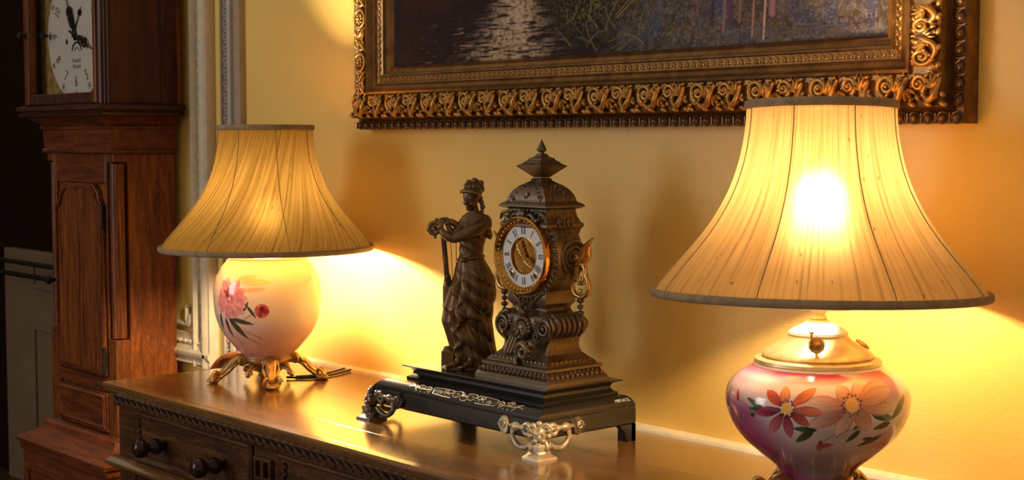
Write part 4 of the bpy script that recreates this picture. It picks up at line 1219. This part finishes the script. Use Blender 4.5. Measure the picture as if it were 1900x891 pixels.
# ---- statuette (millimetre coordinates, -y towards the room)
def statuette():
    b = MB()
    ring = [(2, 20, 5, 43, 30, .07, 13, 1.0), (12, 20, 5, 42, 29, .075, 13, 1.2), (35, 16, 4, 42, 29, .075, 12, 1.6), (60, 10, 3, 43.5, 30, .065, 11, 2.0), (85, 5, 3, 46.5, 31, .055, 10, 2.3), (110, 8, 3, 45, 30, .045, 9, 2.6), (140, 14, 3, 41, 27, .035, 9, 2.9), (170, 18, 3, 35.5, 24, .025, 9, 3.2), (190, 15, 3, 29, 20, .02, 9, 3.4), (208, 13, 3, 22.5, 16, 0, 9, 0), (225, 14, 2, 23, 16, .01, 7, 0), (245, 17, 1, 26, 17, 0, 9, 0), (260, 19, 3, 28, 16.5, 0, 9, 0), (272, 21, 4, 29, 14, 0, 9, 0), (281, 21, 4, 24, 12, 0, 9, 0), (288, 20, 3, 13, 10, 0, 9, 0)]
    Z = np.array([r[0] for r in ring])
    ang = np.linspace(0, 2 * pi, 181)[:-1]
    zz = np.concatenate([np.linspace(2, 208, 120), np.linspace(211, 288, 26)])
    cols = [np.interp(zz, Z, [r[i] for r in ring]) for i in range(1, 5)]
    ridge = lambda v: (np.abs(np.sin(v)) ** .7) * 2 - 1
    R = []
    for i, z in enumerate(zz):
        x = cols[0][i] + cols[2][i] * np.cos(ang); y = cols[1][i] + cols[3][i] * np.sin(ang)
        if z < 204:
            dep = min(1, (206 - z) / 60)
            front = np.clip(-np.sin(ang) * 1.6 + .3, 0, 1)
            # folds fanning out from the knot at the waist, across the right thigh
            dx, dz = x + 4, 214 - z
            phi = np.arctan2(dz, np.maximum(dx, -40) + 46)
            dist = np.hypot(dx, dz)
            fan = ridge(phi * 15 + .012 * dist) * front * np.clip((x + 6) / 14, 0, 1) * np.clip(dist / 60, 0, 1) * np.clip(1.35 - dist / 210, .25, 1)
            # hanging folds on the left, back and lower hem
            hang = ridge(6.5 * ang + .010 * z + .5 * math.sin(z * .035)) * (1 - .65 * front * np.clip((x + 6) / 14, 0, 1))
            swag = ridge(.075 * (z + .55 * (x - 5) + .006 * (x - 5) ** 2)) * front * np.clip((x - 2) / 20, 0, 1) * np.clip((150 - z) / 40, 0, 1) * np.clip(z / 30, 0, 1)
            xc = -9 + 5.5 * math.sin(z * .16)
            casc = np.exp(-((x - xc) / 5.5) ** 2) * front
            hem = 88 + .012 * (x - 5) ** 2 + 5 * np.sin(x * .16)
            over = 1 / (1 + np.exp(np.clip(-(z - hem) / 1.3, -30, 30)))
            d = dep * (3.6 * fan * (1 - casc) + 3.2 * hang + 3.4 * swag + 5.5 * casc + 3.6 * over) - 1.2
        else:
            front = np.clip(-np.sin(ang) * 1.5 + .2, 0, 1)
            d = 1.5 * ridge(.17 * (z + .7 * x + .004 * (x - 18) ** 2)) * front * (1 if z < 268 else 0)
        R.append([(cols[0][i] + (cols[2][i] + dd) * math.cos(t), cols[1][i] + (cols[3][i] + dd) * math.sin(t), z) for t, dd in zip(ang, d)])
    b.rings(R)
    # girdle and knot
    b.tube([(13 + 24.5 * math.cos(t), 3 + 18 * math.sin(t), 203 + 3 * math.cos(t)) for t in np.linspace(0, 2 * pi, 33)[:-1]], 2.6, 7, closed=True)
    b.ell((-1, -17, 200), (6, 5, 5))
    # bodice folds, bust
    b.ell((7, -12, 252), (10.5, 9, 11)); b.ell((28, -13, 253), (10.5, 9, 11))
    for q in range(4):
        b.tube(smooth_path([(3, -10, 277 - q * 5), (18, -19.5, 267 - q * 6), (34, -17, 268 - q * 5), (44, -6, 275 - q * 4)], 5), [.6, 1.3, 1.3, .6], 6)
    b.ell((40, 1, 268), (13, 14, 16)); b.ell((2, 8, 268), (11, 11, 12))
    b.ell((46, 2, 250), (7, 10, 14), E3(0, rad(-15), 0))
    # neck, head
    b.tube([(20, 3, 284), (18.5, 1, 296), (16.5, -2, 308)], [11, 8.2, 8.2], 12)
    hr = E3(rad(13), rad(4), rad(-32))
    Hm = Matrix.Translation((15, -4, 316)) @ hr.to_matrix().to_4x4() @ Matrix.Scale(1.12, 4)
    def H(c, r, n=12, m=8):
        b.ell(tuple(Hm @ Vector(c)), tuple(q * 1.12 for q in r), hr, n, m)
    H((0, 1, 3), (14.5, 17, 17), 16, 12)
    H((0, -5, -6), (10.5, 11, 15), 14, 10)       # face
    H((0, -11.5, -17), (4.6, 4.4, 4))            # chin
    H((0, -16.8, -4.5), (2.0, 3.0, 4.4))         # nose
    H((0, -17.6, -7.2), (2.4, 2.2, 1.5))
    H((0, -14.6, -11.5), (3.4, 2.4, 1.0)); H((0, -14.2, -13.5), (2.8, 2.3, 1.1))
    for s in (-1, 1):
        H((s * 5, -13.6, -.8), (2.5, 1.5, 1.3)); H((s * 5, -14.2, 2.2), (4.0, 1.7, 1.0)); H((s * 6.5, -10.6, -8), (4, 4, 4.5))
        H((s * 11, -1, -4), (2, 3, 4))
    H((0, 4.5, 9), (16.5, 16, 13.5), 16, 12)       # hair
    for k in range(13):
        a = rad(-15 + k * 17.5)
        H((14.6 * math.cos(a), -5.5 - 5.5 * math.sin(a), 8 + 4.5 * math.sin(a)), (3.9, 4.0, 3.9), 8, 6)
    for k in range(9):
        a = rad(k * 40)
        H((10 * math.cos(a), 3 + 9 * math.sin(a), 19), (4.6, 4.6, 4), 8, 6)
    b.ell((9, 4, 343), (6, 6, 5.6)); b.ell((20, 3, 346), (7.2, 6.5, 6)); b.ell((31, 3, 341), (7, 6.5, 6.6)); b.ell((34, 4, 331), (5, 6, 7))
    for c, r in (((31, 3, 314), 5), ((33, 1, 306), 5), ((35, 0, 298), 5.2), ((34, -1, 290), 4)):
        b.ell(c, r)
    # near arm
    b.tube(smooth_path([(43, -1, 268), (28, -14, 259), (10, -22, 251), (-8, -27, 244), (-21, -29, 240)], 5), [13, 12.5, 11.5, 10.5, 9], 12)
    b.ell((-20, -29, 240.5), (9, 8.6, 8.4))
    b.tube(smooth_path([(-19, -29, 241), (-28, -30, 244), (-36, -29, 250), (-41, -27, 257)], 5), [8.6, 8.6, 7.2, 5.4], 12)
    b.ell((-41.5, -25.5, 263), (5.4, 3.6, 7.6), E3(0, rad(12), rad(10)))
    for k, (dx, L) in enumerate(((-4.6, 8), (-1.6, 10), (1.4, 10.5), (4.2, 8.5))):
        b.tube(smooth_path([(-42 + dx, -25, 267), (-41 + dx * 1.15, -24, 267 + L * .6), (-40 + dx * 1.2, -19, 267 + L), (-40 + dx * 1.2, -14, 267 + L * .8)], 4), [2.0, 1.9, 1.7, 1.3], 7)
    b.tube(smooth_path([(-45, -25, 259), (-49, -23, 264), (-50, -18, 268)], 4), [2.2, 2.0, 1.5], 7)
    # far arm
    b.tube(smooth_path([(2, 9, 270), (-8, 0, 258), (-16, -6, 250), (-20, -9, 247)], 4), [10.5, 9.5, 8.5, 7.5], 10)
    b.tube(smooth_path([(-20, -9, 247), (-25, -10, 255), (-29, -11, 263)], 4), [7.4, 6.4, 5], 10)
    b.ell((-30.5, -11.5, 268), (5.5, 3.6, 6.5), E3(0, rad(-15), 0))
    for k, dx in enumerate((-4, -1.2, 1.6, 4.2)):
        b.tube(smooth_path([(-31 + dx, -12, 272), (-33 + dx, -12, 277), (-36 + dx, -8, 278)], 4), [1.9, 1.8, 1.4], 7)
    # feet
    for (x, y, a) in ((-22, -32, 205), (4, -38, 222)):
        T = Matrix.Translation((x, y, 5)) @ Matrix.Rotation(rad(a), 4, 'Z')
        f = MB(); f.ell((-6, 0, 3), (12, 6.2, 6)); f.ell((7, 0, 0), (9, 6.5, 3.8)); f.tube([(-12, 0, 4), (-12, 0, 14)], 5.5, 8)
        for k in range(5):
            f.ell((15 - abs(k - 1.2) * 1.1, -5 + k * 2.5, -1), (3.2, 1.5 if k else 2.0, 1.9), None, 7, 5)
        b.merge(f, T)
    b.ell((2, -14, 0), (46, 30, 4.5), None, 28, 6)
    # support block behind the feet
    b.box(-42, -18, -16, 12, -2, 30); b.ell((-30, -2, 30), (12, 14, 9))
    return b
sg = math.atan2(.754, .657)
off = Vector((-2.131, 1.737, 1.0605)) - Vector((-1.938, 1.757, TOP))
stt = statuette().build('statuette', M['bronze'], mc, smooth=180, label='bronze woman in a long draped gown, head bowed, hands on a lyre')
stt.location = off; stt.rotation_euler = (0, 0, sg); stt.scale = (.001,) * 3
rm = stt.modifiers.new('fuse', 'REMESH'); rm.mode = 'VOXEL'; rm.voxel_size = 0.95; rm.use_smooth_shade = True
sm = stt.modifiers.new('soften', 'SMOOTH'); sm.factor = .4; sm.iterations = 1
ly = MB()
ly.tube(spiral((-54, -10, 257), 12.5, 4, rad(60), rad(60 + 560), 40), [4.2, 3.6, 3.0], 10)
ly.ell((-54, -11, 257), (4.5, 5, 4.5)); ly.ell((-53, -10, 243), (3.5, 3.5, 4)); ly.ell((-50, -10, 274), (4, 4, 4)); ly.ell((-53, -10, 270), (4, 4, 3))
ly.tube(smooth_path([(-49, -9, 267), (-36, -7, 271), (-22, -5, 269), (-10, -2, 261), (-2, 2, 250)], 6), [4, 5, 6.5, 6.5, 4], 10)
col = []
for a in np.linspace(0, 2 * pi, 41)[:-1]:
    r = 4.4 + .5 * math.sin(8 * a)
    col.append((r * math.cos(a), r * math.sin(a)))
ly.rings([[(cx + x, -7 + y, z) for x, y in col] for cx, z in ((-38, 246), (-33.5, 196), (-30, 150))])
for z, cx in ((243, -37.8), (204, -34.2), (198, -33.7), (170, -31.5)):
    ly.lathe([(3.5, -1.8), (5.8, -1), (5.8, 1), (3.5, 1.8)], 16, Matrix.Translation((cx, -7, z)))
ly.ell((-31, -3, 150), (8, 8, 26), E3(0, rad(4), 0), 12, 8)
ly.box(-39, -22, -10, 4, 120, 150)
for x0_, x1_ in ((-25, -21), (-14, -14)):
    ly.tube([(x0_, -6, 246), (x1_, -6, 168)], .75, 6)
ly.build('lyre', M['bronze'], stt, smooth=50)

# ================================================================== TABLE LAMPS
def face_cam(x, y):
    return math.atan2(-y, -x) + pi / 2
SHADE = [(.1045, .0), (.1035, -.008), (.1050, -.030), (.1085, -.058), (.1150, -.088), (.1260, -.120), (.1420, -.152), (.1620, -.182), (.1850, -.210), (.2080, -.236), (.2270, -.260), (.2340, -.270)]
def make_shade(lamp, ztop, mat, k, seam_off, nseam=8):
    P = SHADE
    zz = np.linspace(0, -.270, 40)
    Z = np.array([p[1] for p in P])[::-1]; Rr = np.array([p[0] for p in P])[::-1]
    rr_ = np.interp(zz, Z, Rr)
    rr_ = np.convolve(np.pad(rr_, 2, mode='edge'), np.ones(5) / 5, 'valid'); rr_[0], rr_[-1] = .1045, .234
    n = 128
    mb = MB()
    mb.rings([[(k * r * math.sin(2 * pi * j / n), -k * r * math.cos(2 * pi * j / n), ztop + z * k) for j in range(n)] for r, z in zip(rr_, zz)], False)
    me = mb.mesh('lamp_shade', mat, 180)
    uv = me.uv_layers.new(name='uv')
    for poly in me.polygons:
        for li in poly.loop_indices:
            vi = me.loops[li].vertex_index
            j = vi % n; i = vi // n
            uu = j / n
            if j == 0 and any((me.loops[q].vertex_index % n) == n - 1 for q in poly.loop_indices):
                uu = 1.0
            uv.data[li].uv = (uu, i / (len(zz) - 1))
    sh = put('lamp_shade', me, lamp)
    for (r, z, h, t) in ((.1052, -.003, .0060, .0022), (.2345, -.268, .0060, .0026)):
        R = []
        for a in np.linspace(0, 2 * pi, 13)[:-1]:
            rr2, z2 = k * r + t * math.cos(a), ztop + z * k + h * math.sin(a)
            R.append([(rr2 * math.cos(q), rr2 * math.sin(q), z2) for q in np.linspace(0, 2 * pi, 97)[:-1]])
        R.append(R[0])
        MB().rings(R, False).build('binding', M['band'], sh, smooth=60)
    for s in range(nseam):
        a = seam_off + 2 * pi * s / nseam
        MB().tube([(k * (r + .0006) * math.sin(a), -k * (r + .0006) * math.cos(a), ztop + z * k) for r, z in zip(rr_, zz)], .0008, 6).build('seam', M['seam'], sh, smooth=60)
    # fitter: ring with three spokes, stem, socket and lit bulb
    ft = MB()
    ft.tube([(.10 * k * math.cos(t), .10 * k * math.sin(t), ztop - .012) for t in np.linspace(0, 2 * pi, 33)[:-1]], .0014, 6, closed=True)
    for q in range(3):
        a = q * 2 * pi / 3 + .4
        ft.tube([(0, 0, ztop - .02), (.10 * k * math.cos(a), .10 * k * math.sin(a), ztop - .012)], .0014, 6)
    ft.build('shade_fitter', M['brass'], sh)
    return sh
def bulb(lamp, z, base_z, mat):
    MB().lathe([(.016, base_z), (.018, base_z + .01), (.018, z - .045), (.015, z - .035)], 20).build('socket', M['brass'], lamp)
    pr_ = [(.012, z - .040), (.016, z - .030), (.025, z - .015), (.029, z), (.026, z + .016), (.016, z + .026), (.0, z + .029)]
    MB().lathe(pr_, 20).build('bulb', M[mat], lamp, smooth=180)
def cast_base(lamp, rring, zring, scale, mat, rot0):
    MB().lathe([(rring * .75, zring - .010), (rring * .98, zring - .008), (rring * 1.05, zring - .003), (rring * 1.05, zring + .001), (rring * .97, zring + .004), (rring * .9, zring + .0045)], 48).build('collar_ring', M[mat], lamp)
    MB().lathe([(.020, zring - .030), (.030, zring - .028), (rring * .75, zring - .018), (rring * .9, zring - .006), (rring * .7, zring - .004)], 32).build('hub', M[mat], lamp)
    k = zring / .050
    lg = MB()
    P = smooth_path([(rring * .80, 0, .046 * k), (.060, 0, .050 * k), (.078, 0, .040 * k), (.094, 0, .024 * k), (.108, 0, .012 * k), (.122, 0, .009 * k)], 5)
    lg.tube(P, [.012, .016, .013, .010, .011, .009], 10, flat=.75, up=(0, 0, 1))
    for s in (1, -1):
        lg.tube(spiral((.113, s * .013, .015 * k), .011, .003, 0, s * 3.2 * pi, 24, u=(.8, s * .6, 0)), [.0042, .003], 8)
        lg.tube(spiral((.058, s * .013, .046 * k), .009, .0025, pi, s * 3 * pi + pi, 20, u=(.9, s * .45, 0)), [.0035, .0025], 8)
        lg.tube(smooth_path([(.062, s * .008, .045 * k), (.076, s * .016, .036 * k), (.090, s * .012, .022 * k), (.104, s * .016, .014 * k)], 5), [.003, .0042, .003], 7)
        lg.ell((.116, s * .010, .007 * k), (.010, .007, .007 * k))
    for q in range(5):
        a = rad(-50 + q * 25)
        lg.tube(smooth_path([(.050, .004 * math.sin(a), .050 * k), (.062 + .004 * math.cos(a), .014 * math.sin(a), .053 * k), (.078, .022 * math.sin(a), .040 * k)], 4), [.002, .0036, .0015], 6)
        lg.ell((.124, .010 * math.sin(a), .007 * k), (.006, .0035, .006 * k))
    lg.ell((.120, 0, .005 * k), (.014, .013, .005 * k))
    lm = lg.mesh('scroll_leg', M[mat], 60)
    for q in range(4):
        o = put('scroll_leg', lm, lamp); o.rotation_euler = (0, 0, rot0 + q * pi / 2); o.scale = (scale, scale, 1)
    dp_ = MB().tube(smooth_path([(.040, 0, .036 * k), (.060, 0, .030 * k), (.066, 0, .022 * k)], 4), [.006, .0055, .004], 8)
    dp_.ell((.067, 0, .020 * k), .006); dp_.ell((.063, .006, .024 * k), .004); dp_.ell((.063, -.006, .024 * k), .004)
    dpm = dp_.mesh('scroll_drop', M[mat], 60)
    for q in range(4):
        o = put('scroll_drop', dpm, lamp); o.rotation_euler = (0, 0, rot0 + pi / 4 + q * pi / 2)

class Vase:
    def __init__(s, prof, nz=210, nf=640):
        r = np.array([p[0] for p in prof]); z = np.array([p[1] for p in prof])
        t = np.concatenate([[0], np.cumsum(np.hypot(np.diff(r), np.diff(z)))]); t /= t[-1]
        # smooth through the profile points
        P = smooth_path([(a, 0, b) for a, b in prof], 12)
        r = np.array([p[0] for p in P]); z = np.array([p[2] for p in P])
        t = np.concatenate([[0], np.cumsum(np.hypot(np.diff(r), np.diff(z)))]); t /= t[-1]
        q = np.linspace(0, 1, nz)
        s.r = np.interp(q, t, r); s.z = np.interp(q, t, z)
        th = np.concatenate([np.linspace(-105, 105, nf), np.linspace(105, 255, 60)[1:-1]])
        s.th = np.radians(th)
        s.TH, s.ZZ = np.meshgrid(s.th, s.z)
        s.RR = np.repeat(s.r[:, None], len(s.th), 1)
        s.V = np.stack([s.RR * np.sin(s.TH), -s.RR * np.cos(s.TH), s.ZZ], -1)
        s.C = np.zeros(s.V.shape)
    def loc(s, th0, z0):
        r0 = np.interp(z0, s.z, s.r) if s.z[0] < s.z[-1] else .1
        return (s.TH - rad(th0)) * (.5 * (r0 + s.RR)), (s.ZZ - z0) * 1.05
    def pq(s, a, b):
        """petal axes from a to b (theta, z)"""
        x, y = s.loc(*a)
        rm_ = np.interp(.5 * (a[1] + b[1]), s.z, s.r)
        dx, dy = rad(b[0] - a[0]) * rm_, (b[1] - a[1]) * 1.05
        L = math.hypot(dx, dy)
        return (x * dx + y * dy) / L / L, (-x * dy + y * dx) / L, L
    def petal(s, a, b, w, c_in, c_out, p0=0.0, blunt=.8, edge=None, al=1.0):
        p, q, L = s.pq(a, b)
        pp = np.clip((p - p0) / (1 - p0), 0, 1)
        hw = w * np.sin(pi * pp ** blunt) ** .75 + 1e-6
        m = sstep(1.0, .80, np.abs(q) / hw) * (p > p0) * (p < 1) * al
        st = .75 + .35 * vnoise(q * 1700, p * 3, 5)
        col = (np.asarray(c_in) * (1 - pp[..., None]) + np.asarray(c_out) * pp[..., None]) * st[..., None]
        C = s.C
        C[...] = C * (1 - m[..., None]) + col * m[..., None]
        if edge is not None:
            e = m * sstep(.55, .95, np.abs(q) / hw) * .7
            blend(C, e, edge)
    def line(s, a, b, w, col, al=.9, bend=0):
        p, q, L = s.pq(a, b)
        qq = q - bend * np.sin(pi * np.clip(p, 0, 1))
        m = sstep(w, w * .4, np.abs(qq)) * (p > 0) * (p < 1) * al
        blend(s.C, m, col)
    def disc(s, a, r, col, al=1.0, soft=.7):
        x, y = s.loc(*a)
        blend(s.C, sstep(r, r * soft, np.hypot(x, y)) * al, col)

# ---------------- left lamp
LX, LY = -2.808, 1.73
la = thing('table_lamp', 'table lamp with pink peony painted on a pale porcelain globe, farther from the viewer', 'lamp', (LX, LY, TOP), face_cam(LX, LY), 'pair of lit table lamps')
va = Vase([(.049, .054), (.054, .060), (.072, .078), (.099, .112), (.1135, .150), (.1175, .192), (.114, .224), (.103, .250), (.0905, .267), (.0865, .274)])
va.C[...] = L3(238, 230, 220)
zt = va.ZZ
blend(va.C, sstep(.15, .07, zt) * .85, L3(206, 150, 150))
blend(va.C, sstep(.20, .24, zt) * sstep(.26, .235, zt) * sstep(10, 60, np.degrees(va.TH)) * .45, L3(224, 178, 160))
blend(va.C, sstep(.20, .10, zt) * .35, L3(228, 176, 156))
pk = random.Random(5)
for a, b, w in (((-30, .230), (5, .2300), .0085), ((-25, .212), (-1, .2165), .006), ((-34, .236), (-10, .243), .006)):
    va.petal(a, b, w, L3(206, 180, 120), L3(226, 200, 140), al=.8)
for a, b, w in (((-46, .152), (-26, .105), .0085), ((-42, .150), (-15, .139), .006), ((-52, .150), (-49, .105), .006), ((-22, .180), (-12, .152), .0038), ((-26, .168), (-20, .190), .004), ((-60, .16), (-64, .12), .005)):
    va.petal(a, b, w, L3(52, 60, 36), L3(96, 98, 66), edge=L3(40, 46, 28))
for a, b in (((-29, .125), (-7, .107)), ((-26, .107), (-11, .093)), ((-45, .11), (-38, .09)), ((-26, .150), (-14, .165))):
    va.line(a, b, .0011, L3(84, 66, 52))
ctr = (-43, .193)
for ringr, cnt, w in ((.044, 19, .0100), (.036, 16, .0095), (.027, 14, .0085), (.018, 11, .0070)):
    for k in range(cnt):
        a = 2 * pi * k / cnt + pk.uniform(-.2, .2)
        L = ringr * pk.uniform(.85, 1.12)
        tip = (ctr[0] + math.degrees(L * math.cos(a) / .116), ctr[1] + L * math.sin(a))
        v = pk.uniform(0, 1)
        cin = L3(176, 62, 84) * (1 - v) + L3(206, 96, 120) * v
        cout = L3(232, 158, 170) * (1 - v) + L3(246, 200, 204) * v
        va.petal(ctr, tip, w, cin, cout, .15, 1.25, edge=L3(198, 110, 128))
for k in range(9):
    a = pk.uniform(0, 2 * pi); L = .012
    va.petal((-47, .207), (-47 + math.degrees(L * math.cos(a) / .116), .207 + L * math.sin(a)), .004, L3(110, 26, 48), L3(200, 84, 104), .0, 1.0)
va.disc((-46, .200), .0035, L3(70, 22, 60))
bud = (-6, .169)
va.disc(bud, .0165, L3(206, 100, 112), soft=.92)
for k, (a0, L, c) in enumerate(((200, .016, (224, 140, 146)), (250, .017, (190, 78, 90)), (300, .017, (226, 146, 148)), (350, .016, (178, 66, 78)), (120, .015, (232, 160, 160)), (60, .014, (196, 86, 96)), (90, .010, (96, 24, 36)))):
    va.petal(bud, (bud[0] + math.degrees(L * math.cos(rad(a0)) / .116), bud[1] + L * math.sin(rad(a0))), .006, L3(130, 34, 48), L3(*c), 0, 1.1)
grid_paint('porcelain_body', va.V, va.V.shape[1], va.V.shape[0], va.C, M['paint_gloss'], la, wrap=True)['label'] = 'pale porcelain globe painted with a pink peony'
MB().lathe([(.0865, .272), (.089, .275), (.088, .279), (.084, .280), (.060, .281), (.030, .288), (.018, .300)], 48).build('neck_cap', M['white_enamel'], la)
cast_base(la, .050, .052, 1.0, 'lamp_brass', rad(-90 + 4))
make_shade(la, .5625, M['shade_a'], .992, rad(12))
bulb(la, .379, .296, 'bulb_a')
cp = [(.040, .02, .004), (.075, .010, .0035), (.10, .012, .0035), (.15, .055, .0035), (.185, .105, .0035), (.199, .135, .0035), (.196, .148, .0035), (.180, .140, .0035), (.145, .085, .0035), (.11, .045, .0035), (.06, .03, .0035)]
MB().tube(smooth_path(cp, 6), .0024, 8).build('cord', M['cord'], la)

# ---------------- right lamp
RX_, RY_ = -1.302, 1.715
lb = thing('table_lamp', 'table lamp with two daisies painted on a magenta and white porcelain vase, nearest the viewer', 'lamp', (RX_, RY_, TOP), face_cam(RX_, RY_), 'pair of lit table lamps')
vb = Vase([(.050, .049), (.052, .056), (.062, .068), (.084, .086), (.107, .107), (.1235, .132), (.1305, .158), (.127, .180), (.1130, .197), (.0960, .207), (.0900, .211)])
vb.C[...] = L3(230, 224, 230)
th = np.degrees(vb.TH); z = vb.ZZ
nz_ = fbm(vb.TH * 5, z * 30, 91)
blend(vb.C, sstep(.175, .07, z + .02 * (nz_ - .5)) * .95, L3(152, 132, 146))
lm_ = np.clip(sstep(-10, -52, th + 500 * (z - .14) * .26) * sstep(.190, .15, z), 0, 1)
blend(vb.C, lm_ * .95, L3(148, 28, 104))
blend(vb.C, sstep(-52, -80, th) * sstep(.2, .165, z) * .6, L3(140, 30, 92))
blend(vb.C, sstep(24, 62, th) * sstep(.165, .11, z) * .9, L3(150, 58, 54))
blend(vb.C, sstep(30, 62, th) * sstep(.155, .19, z) * .75, L3(214, 120, 136))
blend(vb.C, sstep(.198, .2085, z) * .95, L3(188, 20, 84))
blend(vb.C, sstep(-36, -62, th) * sstep(.18, .197, z) * .6, L3(214, 130, 170))
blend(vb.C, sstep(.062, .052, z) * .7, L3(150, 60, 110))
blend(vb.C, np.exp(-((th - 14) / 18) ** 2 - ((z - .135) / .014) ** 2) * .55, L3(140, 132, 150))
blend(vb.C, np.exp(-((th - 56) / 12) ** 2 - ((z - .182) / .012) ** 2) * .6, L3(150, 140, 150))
# leaves
G1, G2, G3 = L3(28, 52, 36), L3(74, 104, 66), L3(52, 62, 34)
for a, b, w in (((-33, .162), (-48, .1745), .0045), ((-33, .162), (-46, .160), .004), ((-2, .1385), (-14, .119), .0062), ((0, .139), (-15, .140), .005), ((51, .152), (67, .180), .0075), ((34, .160), (53, .150), .0065), ((27, .139), (19, .121), .005), ((46, .128), (28, .114), .0045), ((40, .122), (30, .126), .004), ((50, .146), (36, .139), .0055), ((-44, .150), (-40, .155), .004), ((-54, .150), (-56, .137), .004), ((2, .118), (3, .124), .003), ((26, .146), (22, .140), .0032)):
    vb.petal(a, b, w, G1, G2, edge=G3)
for a, b in (((-57, .168), (-42, .154)), ((2, .118), (20, .140)), ((12, .128), (24, .140)), ((34, .116), (50, .130))):
    vb.line(a, b, .0009, L3(120, 84, 92), .8, .004)
vb.petal((-56, .166), (-60, .183), .0042, L3(170, 40, 60), L3(206, 110, 92))
for a, b, w in (((2, .119), (2, .105), .0055), ((3, .118), (9, .112), .004), ((5, .118), (12, .117), .003)):
    vb.petal(a, b, w, L3(150, 40, 70), L3(196, 110, 120))
# flowers
B = (21, .174)
for tip, ci, co in (((13, .198), (216, 120, 70), (238, 196, 170)), ((33, .2015), (222, 140, 90), (240, 206, 186)), ((50, .199), (226, 150, 104), (238, 200, 172)), ((52, .165), (200, 128, 86), (236, 212, 184)), ((33.5, .1365), (190, 110, 76), (226, 190, 168)), ((12, .1325), (196, 150, 130), (226, 204, 196)), ((-5, .1435), (150, 50, 40), (232, 200, 190)), ((-9, .176), (206, 120, 80), (240, 220, 206)), ((54, .190), (216, 150, 110), (220, 190, 170))):
    vb.petal(B, tip, .0130, L3(*ci) * .85, L3(*co), .10, 1.05, edge=L3(166, 84, 62))
A = (-18.2, .1665)
for tip, ci, co in (((-33.5, .1880), (176, 40, 30), (214, 96, 70)), ((-21.5, .1955), (226, 130, 60), (232, 164, 120)), ((-1, .1950), (216, 90, 40), (226, 140, 96)), ((4, .1640), (180, 70, 60), (226, 130, 90)), ((-4.5, .1450), (110, 20, 34), (210, 110, 96)), ((-17, .1250), (130, 30, 66), (200, 104, 124)), ((-31, .1275), (130, 26, 70), (214, 132, 140)), ((-40, .1550), (86, 10, 46), (170, 50, 96))):
    vb.petal(A, tip, .0082, L3(*ci), L3(*co), .12, 1.1, edge=L3(140, 40, 50))
for c_, r in ((A, .0088), (B, .0105)):
    vb.disc(c_, r, L3(236, 196, 110), soft=.85)
    vb.disc((c_[0] - 1.2, c_[1] + .001), r * .55, L3(240, 176, 40), .8, .5)
    for k in range(18):
        a = 2 * pi * k / 18
        q = r * (1.15 + .2 * (k % 2))
        vb.disc((c_[0] + math.degrees(q * math.cos(a) / .128), c_[1] + q * math.sin(a)), .0017, L3(54, 12, 26))
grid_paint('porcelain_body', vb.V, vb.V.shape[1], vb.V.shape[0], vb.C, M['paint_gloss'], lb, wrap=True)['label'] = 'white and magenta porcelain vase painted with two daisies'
cap = MB().lathe([(.0895, .2085), (.0915, .2105), (.0905, .2135)], 64).build('porcelain_rim', M['white_enamel'], lb)
fnt = MB().lathe([(.0885, .2125), (.0900, .2150), (.0890, .2195), (.0855, .2215), (.0780, .2220), (.0790, .2250), (.0770, .2285), (.0700, .2330), (.0580, .2395), (.0470, .2470), (.0420, .2530), (.0410, .2545)], 64).build('burner_gallery', M['pale_brass'], lb, smooth=30)
MB().lathe([(.0405, .2535), (.0425, .2550), (.0415, .2585), (.0330, .2640), (.0230, .2690), (.0150, .2735), (.0110, .2760)], 48).build('cream_cap', M['opal'], lb, smooth=40)
MB().lathe([(.0110, .2755), (.0130, .2775), (.0105, .2800), (.0090, .2830), (.0110, .2880), (.0150, .2920), (.0150, .2960), (.0120, .3000)], 28).build('stem', M['pale_brass'], lb)
# wick wheel facing the viewer
wk = MB().lathe([(.0, .0), (.0095, .0), (.0112, .0012), (.0112, .0028), (.0095, .0040), (.0070, .0036), (.0040, .0046), (.0, .0050)], 28, Matrix.Translation((-.002, -.0715, .2475)) @ Matrix.Rotation(rad(78), 4, 'X'))
for k in range(20):
    a = 2 * pi * k / 20
    wk.box(-.0008, .0008, .0102, .0120, .0006, .0034, Matrix.Translation((-.002, -.0715, .2475)) @ Matrix.Rotation(rad(78), 4, 'X') @ Matrix.Rotation(a, 4, 'Z'))
wk.tube([(-.002, -.050, .2430), (-.002, -.072, .2475)], .0028, 8)
wk.tube([(-.008, -.066, .249), (-.009, -.066, .262)], .0016, 8); wk.ell((-.009, -.066, .264), (.0036, .0036, .0020))
wk.build('wick_wheel', M['brass'], lb)
MB().lathe([(.0, .0), (.011, .0), (.012, .002), (.009, .004), (.0, .005)], 24, Matrix.Translation((.062, .020, .2375)) @ Matrix.Rotation(rad(32), 4, 'Y')).build('filler_cap', M['lamp_brass'], lb)
cast_base(lb, .0505, .047, 1.0, 'lamp_brass', rad(-90 + 40))
shb = make_shade(lb, .5840, M['shade_b'], 1.012, rad(-20))
shb.matrix_basis = Matrix.Translation((0, 0, .312)) @ Matrix.Rotation(rad(-2.2), 4, 'X') @ Matrix.Translation((0, 0, -.312))
# opal ring holding the shade, tipped to one side
orr = []
for (r, z_) in ((.050, .300), (.085, .302), (.094, .306), (.095, .310), (.088, .309), (.052, .305)):
    orr.append([(r * math.cos(q), r * math.sin(q), z_) for q in np.linspace(0, 2 * pi, 65)[:-1]])
orr.append(orr[0])
o = MB().rings(orr, False).build('opal_ring', M['opal'], lb, smooth=60)
o.location = (-.040, -.010, -.002); o.rotation_euler = (0, rad(3), 0)
bulb(lb, .452, .300, 'bulb_b')
MB().tube(smooth_path([(.03, .03, .02), (.05, .10, .004), (.075, .16, .0035), (.10, .168, .0035), (.16, .150, .0035), (.24, .15, .0035)], 6), .0024, 8).build('cord', M['cord'], lb)
